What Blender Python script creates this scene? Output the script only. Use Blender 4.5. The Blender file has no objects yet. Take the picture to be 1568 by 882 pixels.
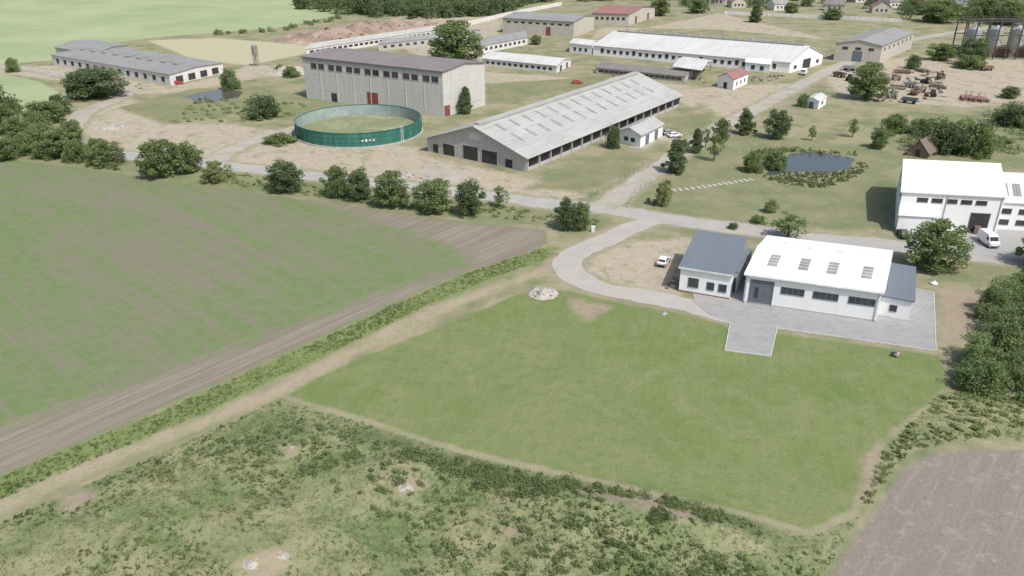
import bpy, bmesh, math, random
import numpy as np
from mathutils import Vector
random.seed(7); rng = np.random.default_rng(7)
D = bpy.data; SC = bpy.context.scene; COL = SC.collection

# ---------------------------------------------------------------- survey
# Plan positions were surveyed from an aerial image taken 60 m above the flat site:
# G(u,v,z) converts an aerial-image reading to metric site coordinates (x east, y north).
FP, CH, PI_ = 1200.0, 60.0, math.radians(25.4)
def G(u, v, z=0.0):
    a = (u-784)/FP; b = -(v-441)/FP
    dy = b*math.sin(PI_)+math.cos(PI_); dz = b*math.cos(PI_)-math.sin(PI_)
    t = (z-CH)/dz
    return Vector((a*t, dy*t, z))
def SCALE(v):
    p = G(784, v); depth = p.y*math.cos(PI_)+CH*math.sin(PI_)
    return FP/depth
def VS(v):
    return SCALE(v)*math.cos(PI_+math.atan((v-441)/FP))
def poly(pts): return np.array([[G(*p).x, G(*p).y] for p in pts])

# ---------------------------------------------------------------- node helper
class NT:
    def __init__(s, name, rough=0.9, spec=0.2):
        s.m = D.materials.new(name); s.m.use_nodes = True; s.t = s.m.node_tree; s.t.nodes.clear()
        s.out = s.t.nodes.new('ShaderNodeOutputMaterial')
        s.bs = s.t.nodes.new('ShaderNodeBsdfPrincipled')
        s.t.links.new(s.bs.outputs[0], s.out.inputs[0])
        s.bs.inputs['Roughness'].default_value = rough
        s.bs.inputs['Specular IOR Level'].default_value = spec
    def put(s, sock, v):
        if isinstance(v, bpy.types.NodeSocket): s.t.links.new(v, sock)
        elif isinstance(v, (tuple, list)):
            sock.default_value = (*v, 1) if (len(v) == 3 and sock.type == 'RGBA') else v
        else: sock.default_value = v
    def math(s, op, a, b=0.0, c=None):
        n = s.t.nodes.new('ShaderNodeMath'); n.operation = op
        s.put(n.inputs[0], a); s.put(n.inputs[1], b)
        if c is not None: s.put(n.inputs[2], c)
        return n.outputs[0]
    def mr(s, v, a, b, c=0.0, d=1.0):
        n = s.t.nodes.new('ShaderNodeMapRange'); s.put(n.inputs[0], v)
        for i, k in enumerate((a, b, c, d)): s.put(n.inputs[i+1], k)
        return n.outputs[0]
    def mix(s, f, a, b, mode='MIX'):
        n = s.t.nodes.new('ShaderNodeMix'); n.data_type = 'RGBA'; n.blend_type = mode
        s.put(n.inputs[0], f); s.put(n.inputs[6], a); s.put(n.inputs[7], b)
        return n.outputs[2]
    def attr(s, name, vec=False):
        n = s.t.nodes.new('ShaderNodeAttribute'); n.attribute_name = name
        return n.outputs['Vector'] if vec else n.outputs['Fac']
    def pos(s):
        return s.t.nodes.new('ShaderNodeNewGeometry').outputs['Position']
    def mapping(s, vec, rot=0, sc=(1, 1, 1)):
        n = s.t.nodes.new('ShaderNodeMapping'); s.put(n.inputs[0], vec)
        n.inputs[2].default_value = (0, 0, rot); n.inputs[3].default_value = sc
        return n.outputs[0]
    def rowmap(s, vec, rot, sc):
        return s.mapping(s.mapping(vec, rot), 0, sc)
    def noise(s, vec, sc, det=4, rough=0.6, dist=0.0):
        n = s.t.nodes.new('ShaderNodeTexNoise'); s.put(n.inputs['Vector'], vec)
        n.inputs['Scale'].default_value = sc; n.inputs['Detail'].default_value = det
        n.inputs['Roughness'].default_value = rough; n.inputs['Distortion'].default_value = dist
        return n.outputs[0]
    def wave(s, vec, sc, dist=0.0, dirn='X'):
        n = s.t.nodes.new('ShaderNodeTexWave'); s.put(n.inputs['Vector'], vec); n.bands_direction = dirn
        n.inputs['Scale'].default_value = sc; n.inputs['Distortion'].default_value = dist
        return n.outputs['Fac']
    def bump(s, h, st=0.5, dist=0.1):
        n = s.t.nodes.new('ShaderNodeBump'); s.put(n.inputs['Height'], h)
        n.inputs['Strength'].default_value = st; n.inputs['Distance'].default_value = dist
        s.t.links.new(n.outputs[0], s.bs.inputs['Normal'])
    def col(s, c): s.put(s.bs.inputs['Base Color'], c); return s.m
def sc3(c, k): return tuple(x*k for x in c)

def plain(name, c, rough=0.7, var=0.25, scale=0.6, metal=0.0, spec=0.3):
    n = NT(name, rough, spec); p = n.pos()
    f = n.mr(n.noise(p, scale, 5), 0.3, 0.7)
    n.bs.inputs['Metallic'].default_value = metal
    return n.col(n.mix(f, sc3(c, 1-var), sc3(c, 1+var*0.5)))

def roof_mat(name, c, c2, period=1.0, rough=0.5, stain=0.5, seamv=0.78):
    n = NT(name, rough, 0.3); l = n.attr('loc', True)
    w = n.wave(l, 0.314/period)
    st = n.noise(n.mapping(l, 0, (1.2, 0.12, 0.12)), 0.8, 5, 0.7)
    big = n.noise(l, 0.12, 4)
    c0 = n.mix(n.mr(st, 0.4, 0.75, 0, stain), c, c2)
    c0 = n.mix(n.mr(big, 0.45, 0.7, 0, stain*0.7), c0, c2)
    seam = n.mr(w, 0.0, 0.1, seamv, 1.0)
    mm = n.t.nodes.new('ShaderNodeCombineColor')
    for i in range(3): n.put(mm.inputs[i], seam)
    n.bump(w, 0.3, 0.04)
    return n.col(n.mix(1.0, c0, mm.outputs[0], 'MULTIPLY'))

def wall_mat(name, c, c2, stain=0.5, panel=0.0):
    n = NT(name, 0.85, 0.2); l = n.attr('loc', True)
    st = n.noise(n.mapping(l, 0, (1, 1, 0.15)), 0.9, 5, 0.7)
    f = n.noise(l, 3.0, 4)
    c0 = n.mix(n.mr(st, 0.42, 0.75, 0, stain), c, c2)
    c0 = n.mix(n.mr(f, 0.4, 0.7, 0, 0.25*stain), c0, c2)
    if panel:
        br = n.t.nodes.new('ShaderNodeTexBrick')
        sx = n.t.nodes.new('ShaderNodeSeparateXYZ'); n.put(sx.inputs[0], l)
        cx = n.t.nodes.new('ShaderNodeCombineXYZ')
        n.put(cx.inputs[0], n.math('ADD', sx.outputs[0], sx.outputs[1])); n.put(cx.inputs[1], sx.outputs[2])
        n.put(br.inputs['Vector'], cx.outputs[0]); br.offset = 0.0
        br.inputs['Scale'].default_value = 1; br.inputs['Mortar Size'].default_value = 0.06
        br.inputs['Brick Width'].default_value = panel; br.inputs['Row Height'].default_value = panel*0.3
        c0 = n.mix(n.mr(br.outputs['Fac'], 0, 1, 0, 0.4), c0, sc3(c2, 0.7))
    return n.col(c0)

M = {}
M['wall_white'] = wall_mat('white_render', (0.80, 0.80, 0.79), (0.64, 0.63, 0.60), 0.3)
M['wall_old'] = wall_mat('old_whitewash', (0.68, 0.67, 0.64), (0.40, 0.375, 0.34), 0.7)
M['wall_panel'] = wall_mat('concrete_panels', (0.55, 0.54, 0.505), (0.41, 0.395, 0.36), 0.7, 6.0)
M['wall_grey'] = wall_mat('grey_render', (0.42, 0.415, 0.395), (0.30, 0.29, 0.27), 0.6)
M['wall_beige'] = wall_mat('beige_render', (0.49, 0.455, 0.395), (0.34, 0.315, 0.27), 0.6)
M['roof_white'] = roof_mat('white_sheet_roof', (0.74, 0.74, 0.735), (0.62, 0.61, 0.585), 1.0, 0.5, 0.35, .86)
M['roof_fibre'] = roof_mat('fibre_cement_roof', (0.41, 0.405, 0.385), (0.29, 0.28, 0.26), 1.2, 0.85, 0.7)
M['roof_oldwhite'] = roof_mat('weathered_white_roof', (0.56, 0.56, 0.54), (0.40, 0.39, 0.36), 1.5, 0.8, 0.6)
M['roof_slate'] = roof_mat('slate_blue_roof', (0.14, 0.16, 0.185), (0.175, 0.195, 0.215), 0.6, 0.5, 0.4, .93)
M['roof_brown'] = roof_mat('bitumen_roof', (0.22, 0.20, 0.19), (0.155, 0.14, 0.135), 2.0, 0.9, 0.8, .9)
M['roof_grey'] = roof_mat('grey_roof', (0.28, 0.28, 0.27), (0.20, 0.195, 0.19), 1.5, 0.8, 0.7)
M['roof_red'] = roof_mat('red_tile_roof', (0.30, 0.15, 0.13), (0.22, 0.125, 0.115), 0.8, 0.8, 0.6)
M['roof_wood'] = roof_mat('wood_shingle_roof', (0.18, 0.14, 0.115), (0.12, 0.095, 0.08), 0.4, 0.9, 0.6)
M['glass'] = plain('dark_glass', (0.05, 0.056, 0.064), 0.15, 0.3, 0.5, 0, 0.5)
M['dark'] = plain('dark_opening', (0.055, 0.053, 0.05), 0.9)
M['frame'] = plain('window_frame_grey', (0.14, 0.15, 0.16), 0.5)
M['frame_w'] = plain('window_frame_white', (0.7, 0.7, 0.68), 0.5)
M['door_grey'] = plain('grey_sectional_door', (0.14, 0.16, 0.19), 0.5, 0.15)
M['door_red'] = plain('red_door', (0.25, 0.07, 0.06), 0.7)
M['skylight'] = plain('skylight_panel', (0.28, 0.27, 0.25), 0.4, 0.25, 0.3)
M['concrete'] = plain('concrete', (0.42, 0.40, 0.37), 0.9, 0.25, 0.8)
M['kerb'] = plain('kerb_stone', (0.50, 0.49, 0.47), 0.9, 0.15)
M['steel'] = plain('galvanised_steel', (0.42, 0.43, 0.43), 0.45, 0.15, 1, 0.3)
M['steel_dark'] = plain('dark_steel', (0.08, 0.075, 0.07), 0.6)
M['rust'] = plain('rusty_metal', (0.20, 0.145, 0.115), 0.85, 0.4, 2)
M['tank_grey'] = plain('weathered_tank', (0.27, 0.245, 0.22), 0.85, 0.4, 1)
M['pink'] = plain('faded_red_paint', (0.36, 0.19, 0.185), 0.7, 0.3, 2)
M['green_p'] = plain('green_paint', (0.09, 0.14, 0.10), 0.6, 0.3, 2)
M['blue_p'] = plain('blue_paint', (0.12, 0.15, 0.20), 0.6, 0.3, 2)
M['white_p'] = plain('car_white', (0.75, 0.75, 0.75), 0.25, 0.05, 1, 0, 0.5)
M['dark_p'] = plain('car_dark', (0.04, 0.045, 0.055), 0.25, 0.05, 1, 0, 0.5)
M['red_p'] = plain('car_red', (0.45, 0.05, 0.04), 0.3, 0.05, 1, 0, 0.5)
M['rubber'] = plain('rubber', (0.03, 0.03, 0.03), 0.9)
M['wood'] = plain('wood', (0.25, 0.18, 0.13), 0.85, 0.3, 2)
M['bark'] = plain('bark', (0.14, 0.11, 0.08), 0.95, 0.4, 3)
M['stone'] = plain('pale_stone', (0.40, 0.37, 0.32), 0.95, 0.3, 1.5)
M['soil_heap'] = plain('soil_heap', (0.31, 0.235, 0.18), 0.95, 0.45, 0.12)
M['brick'] = plain('brick', (0.30, 0.17, 0.13), 0.9, 0.3, 2)

def leaf_mat(name, a, b, alt=(0.20, 0.235, 0.10)):
    n = NT(name, 0.8, 0.12)
    t = n.attr('tone'); oi = n.t.nodes.new('ShaderNodeObjectInfo')
    c = n.mix(t, a, b)
    c = n.mix(n.mr(oi.outputs['Random'], 0, 1, 0, 0.5), c, alt)
    n.put(n.bs.inputs['Base Color'], c)
    tr = n.t.nodes.new('ShaderNodeBsdfTranslucent'); n.put(tr.inputs[0], n.mix(0.5, c, (0.30, 0.38, 0.13)))
    mx = n.t.nodes.new('ShaderNodeMixShader'); mx.inputs[0].default_value = 0.45
    n.t.links.new(n.bs.outputs[0], mx.inputs[1]); n.t.links.new(tr.outputs[0], mx.inputs[2])
    n.t.links.new(mx.outputs[0], n.out.inputs[0])
    return n.m
M['leaf'] = leaf_mat('leaves_mid', (0.14, 0.19, 0.085), (0.27, 0.34, 0.155))
M['leaf_dark'] = leaf_mat('leaves_dark', (0.10, 0.14, 0.075), (0.19, 0.245, 0.125), (0.16, 0.20, 0.10))
M['leaf_light'] = leaf_mat('leaves_light', (0.19, 0.24, 0.09), (0.33, 0.39, 0.16), (0.29, 0.32, 0.15))
M['leaf_reed'] = leaf_mat('reed_leaves', (0.18, 0.215, 0.10), (0.32, 0.335, 0.18), (0.26, 0.27, 0.15))

# ---------------------------------------------------------------- mesh helpers
def mesh_np(name, V, Fc, mats, fattr=None, midx=None, smooth=False):
    V = np.asarray(V, dtype=np.float32); Fc = np.asarray(Fc, dtype=np.int32)
    me = D.meshes.new(name); k = Fc.shape[1]
    me.vertices.add(len(V)); me.vertices.foreach_set('co', V.ravel())
    me.loops.add(Fc.size); me.loops.foreach_set('vertex_index', Fc.ravel())
    me.polygons.add(len(Fc))
    me.polygons.foreach_set('loop_start', np.arange(0, Fc.size, k, dtype=np.int32))
    me.polygons.foreach_set('loop_total', np.full(len(Fc), k, dtype=np.int32))
    if midx is not None: me.polygons.foreach_set('material_index', np.asarray(midx, dtype=np.int32))
    me.update(calc_edges=True); me.validate()
    for m in mats: me.materials.append(m)
    if fattr:
        for kx, a in fattr.items():
            at = me.attributes.new(kx, 'FLOAT', 'POINT'); at.data.foreach_set('value', np.asarray(a, dtype=np.float32))
    if smooth: me.polygons.foreach_set('use_smooth', np.ones(len(Fc), dtype=bool))
    return me
def obj(name, me, parent=None, loc=None, rot=0, scale=None):
    o = D.objects.new(name, me); COL.objects.link(o)
    if parent: o.parent = parent
    if loc is not None: o.location = loc
    if rot: o.rotation_euler = (0, 0, rot)
    if scale is not None: o.scale = scale
    return o

class Parts:
    """collects geometry of an object in local (a,b,z) coordinates, one child mesh per part"""
    def __init__(s, name, o, x, y):
        s.name = name; s.o = Vector((o[0], o[1], 0)); s.x = Vector((x[0], x[1], 0)); s.y = Vector((y[0], y[1], 0)); s.p = {}
    def add(s, part, mat, vs, fs):
        d = s.p.setdefault((part, mat), ([], [])); n = len(d[0])
        d[0].extend([tuple(v) for v in vs]); d[1].extend([tuple(i+n for i in f) for f in fs])
    def box(s, part, mat, a0, a1, b0, b1, z0, z1):
        vs = [(a0, b0, z0), (a1, b0, z0), (a1, b1, z0), (a0, b1, z0), (a0, b0, z1), (a1, b0, z1), (a1, b1, z1), (a0, b1, z1)]
        s.add(part, mat, vs, [(0, 3, 2, 1), (4, 5, 6, 7), (0, 1, 5, 4), (1, 2, 6, 5), (2, 3, 7, 6), (3, 0, 4, 7)])
    def slab(s, part, mat, q, t):
        vs = list(q)+[(a, b, z-t) for a, b, z in q]
        s.add(part, mat, vs, [(0, 1, 2, 3), (7, 6, 5, 4), (0, 4, 5, 1), (1, 5, 6, 2), (2, 6, 7, 3), (3, 7, 4, 0)])
    def cyl(s, part, mat, p0, p1, r0, r1=None, n=12):
        r1 = r0 if r1 is None else r1
        p0 = Vector(p0); p1 = Vector(p1); d = (p1-p0).normalized()
        u = d.orthogonal().normalized(); w = d.cross(u)
        vs = []
        for p, r in ((p0, r0), (p1, r1)):
            for i in range(n):
                t = 2*math.pi*i/n; vs.append(p+u*math.cos(t)*r+w*math.sin(t)*r)
        fs = [(i, (i+1) % n, n+(i+1) % n, n+i) for i in range(n)]+[tuple(range(n))[::-1], tuple(range(n, 2*n))]
        s.add(part, mat, vs, fs)
    def finish(s, z=0.0):
        e = D.objects.new(s.name, None); COL.objects.link(e); e.location = (s.o.x, s.o.y, z); e.empty_display_size = 1
        for (part, mat), (vs, fs) in s.p.items():
            me = D.meshes.new(part)
            me.from_pydata([tuple(s.x*a+s.y*b+Vector((0, 0, zz))) for a, b, zz in vs], [], fs)
            at = me.attributes.new('loc', 'FLOAT_VECTOR', 'POINT'); at.data.foreach_set('vector', [c for v in vs for c in v])
            me.materials.append(M[mat])
            bm = bmesh.new(); bm.from_mesh(me); bmesh.ops.recalc_face_normals(bm, faces=bm.faces); bm.to_mesh(me); bm.free()
            obj(part, me, e)
        return e

class Bld(Parts):
    def __init__(s, name, A, B, C):
        A, B, C = Vector(A[:2]), Vector(B[:2]), Vector(C[:2])
        e1 = B-A; e2 = C-B; s.L = e1.length; s.W = e2.length
        super().__init__(name, A, e1/s.L, e2/s.W)
    def gable(s, he, hr, ridge='a', wall='wall_white', roof='roof_white', ov=0.4, t=0.18, solid=True, frac=0.5):
        L, W = s.L, s.W; s.he, s.hr, s.ridge, s.frac = he, hr, ridge, frac
        if ridge == 'a':
            m = W*frac
            if solid:
                vs = [(0, 0, 0), (L, 0, 0), (L, W, 0), (0, W, 0), (0, 0, he), (L, 0, he), (L, W, he), (0, W, he), (0, m, hr), (L, m, hr)]
                s.add('walls', wall, vs, [(0, 1, 5, 4), (2, 3, 7, 6), (1, 2, 6, 9, 5), (3, 0, 4, 8, 7), (4, 5, 9, 8), (8, 9, 6, 7), (0, 3, 2, 1)])
            k1 = (hr-he)/m; k2 = (hr-he)/(W-m); z = t+0.01
            s.slab('roof', roof, [(-ov, -ov, he-k1*ov+z), (L+ov, -ov, he-k1*ov+z), (L+ov, m, hr+z), (-ov, m, hr+z)], t)
            s.slab('roof', roof, [(-ov, m, hr+z), (L+ov, m, hr+z), (L+ov, W+ov, he-k2*ov+z), (-ov, W+ov, he-k2*ov+z)], t)
        else:
            m = L*frac
            if solid:
                vs = [(0, 0, 0), (L, 0, 0), (L, W, 0), (0, W, 0), (0, 0, he), (L, 0, he), (L, W, he), (0, W, he), (m, 0, hr), (m, W, hr)]
                s.add('walls', wall, vs, [(0, 1, 5, 8, 4), (2, 3, 7, 9, 6), (1, 2, 6, 5), (3, 0, 4, 7), (4, 8, 9, 7), (8, 5, 6, 9), (0, 3, 2, 1)])
            k1 = (hr-he)/m; k2 = (hr-he)/(L-m); z = t+0.01
            s.slab('roof', roof, [(-ov, -ov, he-k1*ov+z), (m, -ov, hr+z), (m, W+ov, hr+z), (-ov, W+ov, he-k1*ov+z)], t)
            s.slab('roof', roof, [(m, -ov, hr+z), (L+ov, -ov, he-k2*ov+z), (L+ov, W+ov, he-k2*ov+z), (m, W+ov, hr+z)], t)
        return s
    def mono(s, hf, hb, wall, roof, ov=0.3, t=0.2):
        L, W = s.L, s.W
        vs = [(0, 0, 0), (L, 0, 0), (L, W, 0), (0, W, 0), (0, 0, hf), (L, 0, hf), (L, W, hb), (0, W, hb)]
        s.add('walls', wall, vs, [(0, 1, 5, 4), (1, 2, 6, 5), (2, 3, 7, 6), (3, 0, 4, 7), (4, 5, 6, 7), (0, 3, 2, 1)])
        k = (hb-hf)/W; z = t+.01
        s.slab('roof', roof, [(-ov, -ov, hf-k*ov+z), (L+ov, -ov, hf-k*ov+z), (L+ov, W+ov, hb+k*ov+z), (-ov, W+ov, hb+k*ov+z)], t)
        return s
    def pane(s, face, c0, c1, z0, z1, part='windows', mat='glass', fr='frame', fw=0.1, pr=0.06):
        def bx(p, m, u0, u1, w0, w1, d):
            if face == 'F': s.box(p, m, u0, u1, -d, 0.05, w0, w1)
            if face == 'B': s.box(p, m, u0, u1, s.W-0.05, s.W+d, w0, w1)
            if face == 'R': s.box(p, m, s.L-0.05, s.L+d, u0, u1, w0, w1)
            if face == 'L': s.box(p, m, -d, 0.05, u0, u1, w0, w1)
        bx(part, mat, c0, c1, z0, z1, 0.015)
        if fr:
            bx('frames', fr, c0-fw, c1+fw, z1, z1+fw, pr); bx('frames', fr, c0-fw, c1+fw, z0-fw, z0, pr+0.04)
            bx('frames', fr, c0-fw, c0, z0, z1, pr); bx('frames', fr, c1, c1+fw, z0, z1, pr)
    def row(s, face, n, z0, z1, w, margin=1.5, **k):
        T = s.L if face in 'FB' else s.W
        for i in range(n):
            c = margin+(T-2*margin)*(i+0.5)/n
            s.pane(face, c-w/2, c+w/2, z0, z1, **k)
    def roofz(s, a, b):
        if s.ridge == 'a':
            m = s.W*s.frac
            return s.he+(s.hr-s.he)*(b/m if b < m else (s.W-b)/(s.W-m))+0.19
        m = s.L*s.frac
        return s.he+(s.hr-s.he)*(a/m if a < m else (s.L-a)/(s.L-m))+0.19
    def sky(s, a0, a1, b0, b1, mat='skylight', up=0.05):
        q = [(a0, b0), (a1, b0), (a1, b1), (a0, b1)]
        s.slab('skylights', mat, [(a, b, s.roofz(a, b)+up) for a, b in q], up+0.02)

# ---------------------------------------------------------------- terrain
def sdf(px, py, pg):
    d = np.full(px.shape, 1e12); ins = np.zeros(px.shape, bool); n = len(pg)
    for i in range(n):
        ax, ay = pg[i]; bx, by = pg[(i+1) % n]; ex, ey = bx-ax, by-ay
        wx, wy = px-ax, py-ay; t = np.clip((wx*ex+wy*ey)/(ex*ex+ey*ey+1e-9), 0, 1)
        d = np.minimum(d, (wx-ex*t)**2+(wy-ey*t)**2)
        c = ((ay > py) != (by > py))
        if abs(ey) > 1e-9: ins ^= c & (px < (py-ay)*ex/ey+ax)
    d = np.sqrt(d); return np.where(ins, d, -d)
def ldist(px, py, pl):
    d = np.full(px.shape, 1e12)
    for i in range(len(pl)-1):
        ax, ay = pl[i]; bx, by = pl[i+1]; ex, ey = bx-ax, by-ay
        wx, wy = px-ax, py-ay; t = np.clip((wx*ex+wy*ey)/(ex*ex+ey*ey+1e-9), 0, 1)
        d = np.minimum(d, (wx-ex*t)**2+(wy-ey*t)**2)
    return np.sqrt(d)

Z = {}
Z['crop'] = [poly([(-300, 205), (0, 243), (130, 258), (240, 275), (400, 297), (560, 318), (700, 338), (835, 352), (838, 372), (800, 395), (725, 412), (640, 448), (440, 540), (250, 625), (0, 740), (-300, 880)])]
Z['soil'] = [poly([(470, 305), (560, 318), (700, 338), (835, 352), (838, 372), (800, 395), (735, 415), (715, 395), (680, 370), (600, 345)]),
             poly([(-200, 760), (-200, 730), (0, 655), (200, 590), (400, 520), (560, 458), (680, 418), (740, 408), (640, 450), (440, 540), (250, 625), (0, 742), (-200, 830)])]
Z['lawn'] = [poly([(430, 603), (560, 545), (700, 490), (800, 448), (870, 445), (960, 468), (1060, 482), (1115, 500), (1440, 545), (1448, 590), (1400, 635), (1340, 678), (1318, 740), (1305, 780), (1240, 812), (1130, 780), (960, 742), (820, 712), (700, 685), (560, 640)])]
Z['rough'] = [poly([(-300, 1000), (-200, 880), (0, 800), (150, 735), (300, 670), (425, 612), (560, 648), (700, 694), (820, 722), (960, 752), (1130, 790), (1240, 822), (1315, 790), (1350, 690), (1440, 605), (1480, 590), (1568, 610), (1800, 640), (1800, 690), (1500, 672), (1395, 690), (1330, 770), (1250, 900), (1150, 1050), (-300, 1200)])]
Z['ploughed'] = [poly([(1180, 1050), (1262, 895), (1340, 785), (1385, 722), (1410, 704), (1450, 692), (1500, 687), (1600, 692), (1900, 720), (1900, 1100)])]
Z['farfield'] = [poly([(-900, 170), (-300, 112), (0, 98), (80, 93), (130, 73), (230, 58), (330, 50), (430, 42), (520, 22), (455, 8), (440, -30), (-900, -30)]),
                 poly([(-300, 205), (-300, 140), (0, 112), (60, 125), (108, 150), (40, 175), (0, 205)])]
Z['yard'] = [poly([(350, 240), (360, 225), (460, 212), (640, 225), (655, 240), (800, 270), (900, 300), (860, 305), (700, 285), (500, 262), (360, 250)]),
             poly([(740, 110), (870, 118), (1050, 130), (1090, 150), (1060, 165), (960, 112), (850, 130), (742, 160)]),
             poly([(120, 200), (130, 175), (200, 150), (260, 190), (340, 190), (430, 200), (350, 225), (330, 250), (180, 238)]),
             poly([(1255, 110), (1400, 85), (1568, 92), (1600, 150), (1480, 165), (1290, 150)]),
             poly([(895, 415), (905, 395), (960, 370), (1060, 365), (1050, 400), (1035, 450), (960, 440)]),
             poly([(-50, 105), (85, 100), (260, 133), (345, 115), (380, 100), (440, 100), (460, 110), (400, 118), (280, 142), (200, 145), (100, 125)]),
             poly([(640, 18), (770, 30), (760, 60), (740, 110), (655, 95), (560, 40)]),
             poly([(1060, 135), (1250, 125), (1200, 150), (1120, 185), (1080, 165)]),
             poly([(905, 60), (1100, 20), (1270, 60), (1260, 60), (1100, 45), (920, 42)])]
Z['green'] = [poly([(960, 310), (1000, 265), (1060, 232), (1130, 205), (1250, 215), (1390, 235), (1372, 262), (1370, 350), (1200, 350), (1000, 330)]),
              poly([(1010, 180), (1090, 172), (1085, 200), (1020, 205)]),
              poly([(180, 165), (300, 135), (480, 145), (560, 165), (450, 185), (360, 175), (250, 190)]),
              poly([(1330, 210), (1400, 180), (1700, 160), (1700, 280), (1440, 245), (1380, 240)]),
              poly([(800, 290), (860, 265), (940, 225), (990, 235), (960, 265), (900, 290)]),
              poly([(740, 128), (850, 122), (960, 112), (900, 130), (745, 160)]),
              poly([(1000, 348), (1130, 358), (1420, 392), (1700, 425), (1700, 440), (1440, 420), (1150, 368), (1060, 362)]),
              poly([(330, 258), (560, 288), (850, 322), (940, 335), (930, 350), (850, 350), (560, 318), (240, 275), (-300, 215), (-300, 190), (0, 225), (200, 250)])]
Z['strawfield'] = [poly([(225, 62), (330, 58), (480, 70), (470, 82), (380, 100), (300, 92)])]
Z['dirt'] = [poly([(1440, 450), (1520, 445), (1480, 500), (1440, 530)]), poly([(870, 455), (940, 470), (900, 492), (880, 480)]),
             poly([(935, 345), (990, 345), (900, 385), (860, 410), (820, 415), (850, 385)]),
             poly([(870, 742), (960, 745), (1060, 775), (1100, 800), (1040, 812), (960, 790), (890, 765)]),
             poly([(600, 755), (640, 740), (650, 752), (615, 775)]),
             poly([(370, 870), (440, 850), (445, 872), (400, 900)]),
             poly([(590, 688), (640, 684), (650, 694), (600, 700)]),
             poly([(770, 820), (800, 815), (805, 830), (775, 832)]),
             poly([(430, 690), (455, 682), (460, 698), (440, 705)]), poly([(90, 760), (150, 745), (150, 765), (100, 785)]), poly([(680, 715), (720, 712), (725, 725), (690, 728)]),
             poly([(1325, 690), (1350, 685), (1340, 740), (1315, 770), (1320, 720)])]
TRACK = poly([(960, 358), (900, 388), (840, 412), (720, 455), (620, 496), (520, 548), (430, 598), (300, 650), (140, 712), (0, 775), (-200, 860)])
VERGE = poly([(845, 385), (740, 420), (640, 462), (520, 520), (400, 575), (250, 645), (100, 705), (-100, 790)])
LAWNEDGE = poly([(430, 606), (560, 645), (700, 690), (820, 718), (960, 747), (1130, 785), (1240, 816), (1310, 785)])
BERM = poly([(560, 672), (640, 696), (720, 722), (820, 742), (900, 752), (1000, 766), (1080, 784), (1150, 808)])

def hnoise(x, y, s=1.0):
    r = np.zeros_like(x)
    for k, (fx, fy, ph, am) in enumerate([(0.31, 0.17, 0.3, 1), (-0.22, 0.41, 1.7, .9), (0.71, -0.53, 2.9, .55), (0.47, 0.93, 4.1, .5), (-1.37, 0.77, .9, .3), (1.13, 1.71, 2.2, .25), (2.3, -1.9, 5.0, .14), (-2.9, -2.1, 1.1, .12)]):
        r += am*np.sin(fx*x*s+ph+0.8*np.sin(fy*y*s*0.7+ph*2))*np.cos(fy*y*s-ph+0.6*np.sin(fx*x*s))
    return r
MOUNDS = [(G(960, 775), 6, 1.5), (G(1080, 800), 5, 1.1), (G(860, 760), 5, 0.9), (G(620, 760), 6, 0.9), (G(700, 720), 5, 0.7), (G(400, 850), 6, 0.8), (G(500, 690), 6, 0.6), (G(250, 790), 7, 0.8), (G(830, 860), 6, .8)]
def height(x, y):
    sd = sdf(x, y, Z['rough'][0]); m = np.clip((sd-0.3)/4.0, 0, 1)
    z = m*(0.2*hnoise(x, y, 1.0)+0.25)
    for c, r, h in MOUNDS: z += m*h*np.exp(-((x-c.x)**2+(y-c.y)**2)/(r*r))
    sp = sdf(x, y, Z['ploughed'][0]); z += np.clip(sp/2, 0, 1)*0.03*hnoise(x, y, 2.5)
    return z, sd

def graded(segs):
    out = [segs[0][0]]
    for a, b, s0, s1 in segs:
        p = a
        while p < b:
            s = s0+(s1-s0)*(p-a)/(b-a); p += s; out.append(min(p, b))
            if p >= b: break
    return np.array(sorted(set(np.round(out, 4))))
xp = graded([(0, 75, .5, .5), (75, 500, .6, 4.5), (500, 4000, 10, 500)])
xs = np.concatenate([-xp[::-1], xp[1:]])
ys = graded([(-600, 30, 90, 10), (30, 48, 4, 1), (48, 115, .42, .42), (115, 190, .5, 1.0), (190, 760, 1.2, 5), (760, 6000, 12, 700)])
XX, YY = np.meshgrid(xs, ys); nx, ny = len(xs), len(ys)
px, py = XX.ravel(), YY.ravel()
hz, _ = height(px, py)
V = np.stack([px, py, hz], 1)
ii = np.arange(nx*ny).reshape(ny, nx)
Fq = np.stack([ii[:-1, :-1].ravel(), ii[:-1, 1:].ravel(), ii[1:, 1:].ravel(), ii[1:, :-1].ravel()], 1)
at = {}
for k, ps in Z.items():
    d = np.full(px.shape, -1e9)
    for p in ps: d = np.maximum(d, sdf(px, py, p))
    at['z_'+k] = np.clip(d, -60, 60)
at['z_track'] = np.clip(1.3-ldist(px, py, TRACK), -60, 60)
at['z_verge'] = np.clip(2.6-ldist(px, py, VERGE), -60, 60)
at['z_edge'] = np.clip(0.35-ldist(px, py, LAWNEDGE), -60, 60)
at['z_berm'] = np.clip(2.0-ldist(px, py, BERM), -60, 60)

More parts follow.
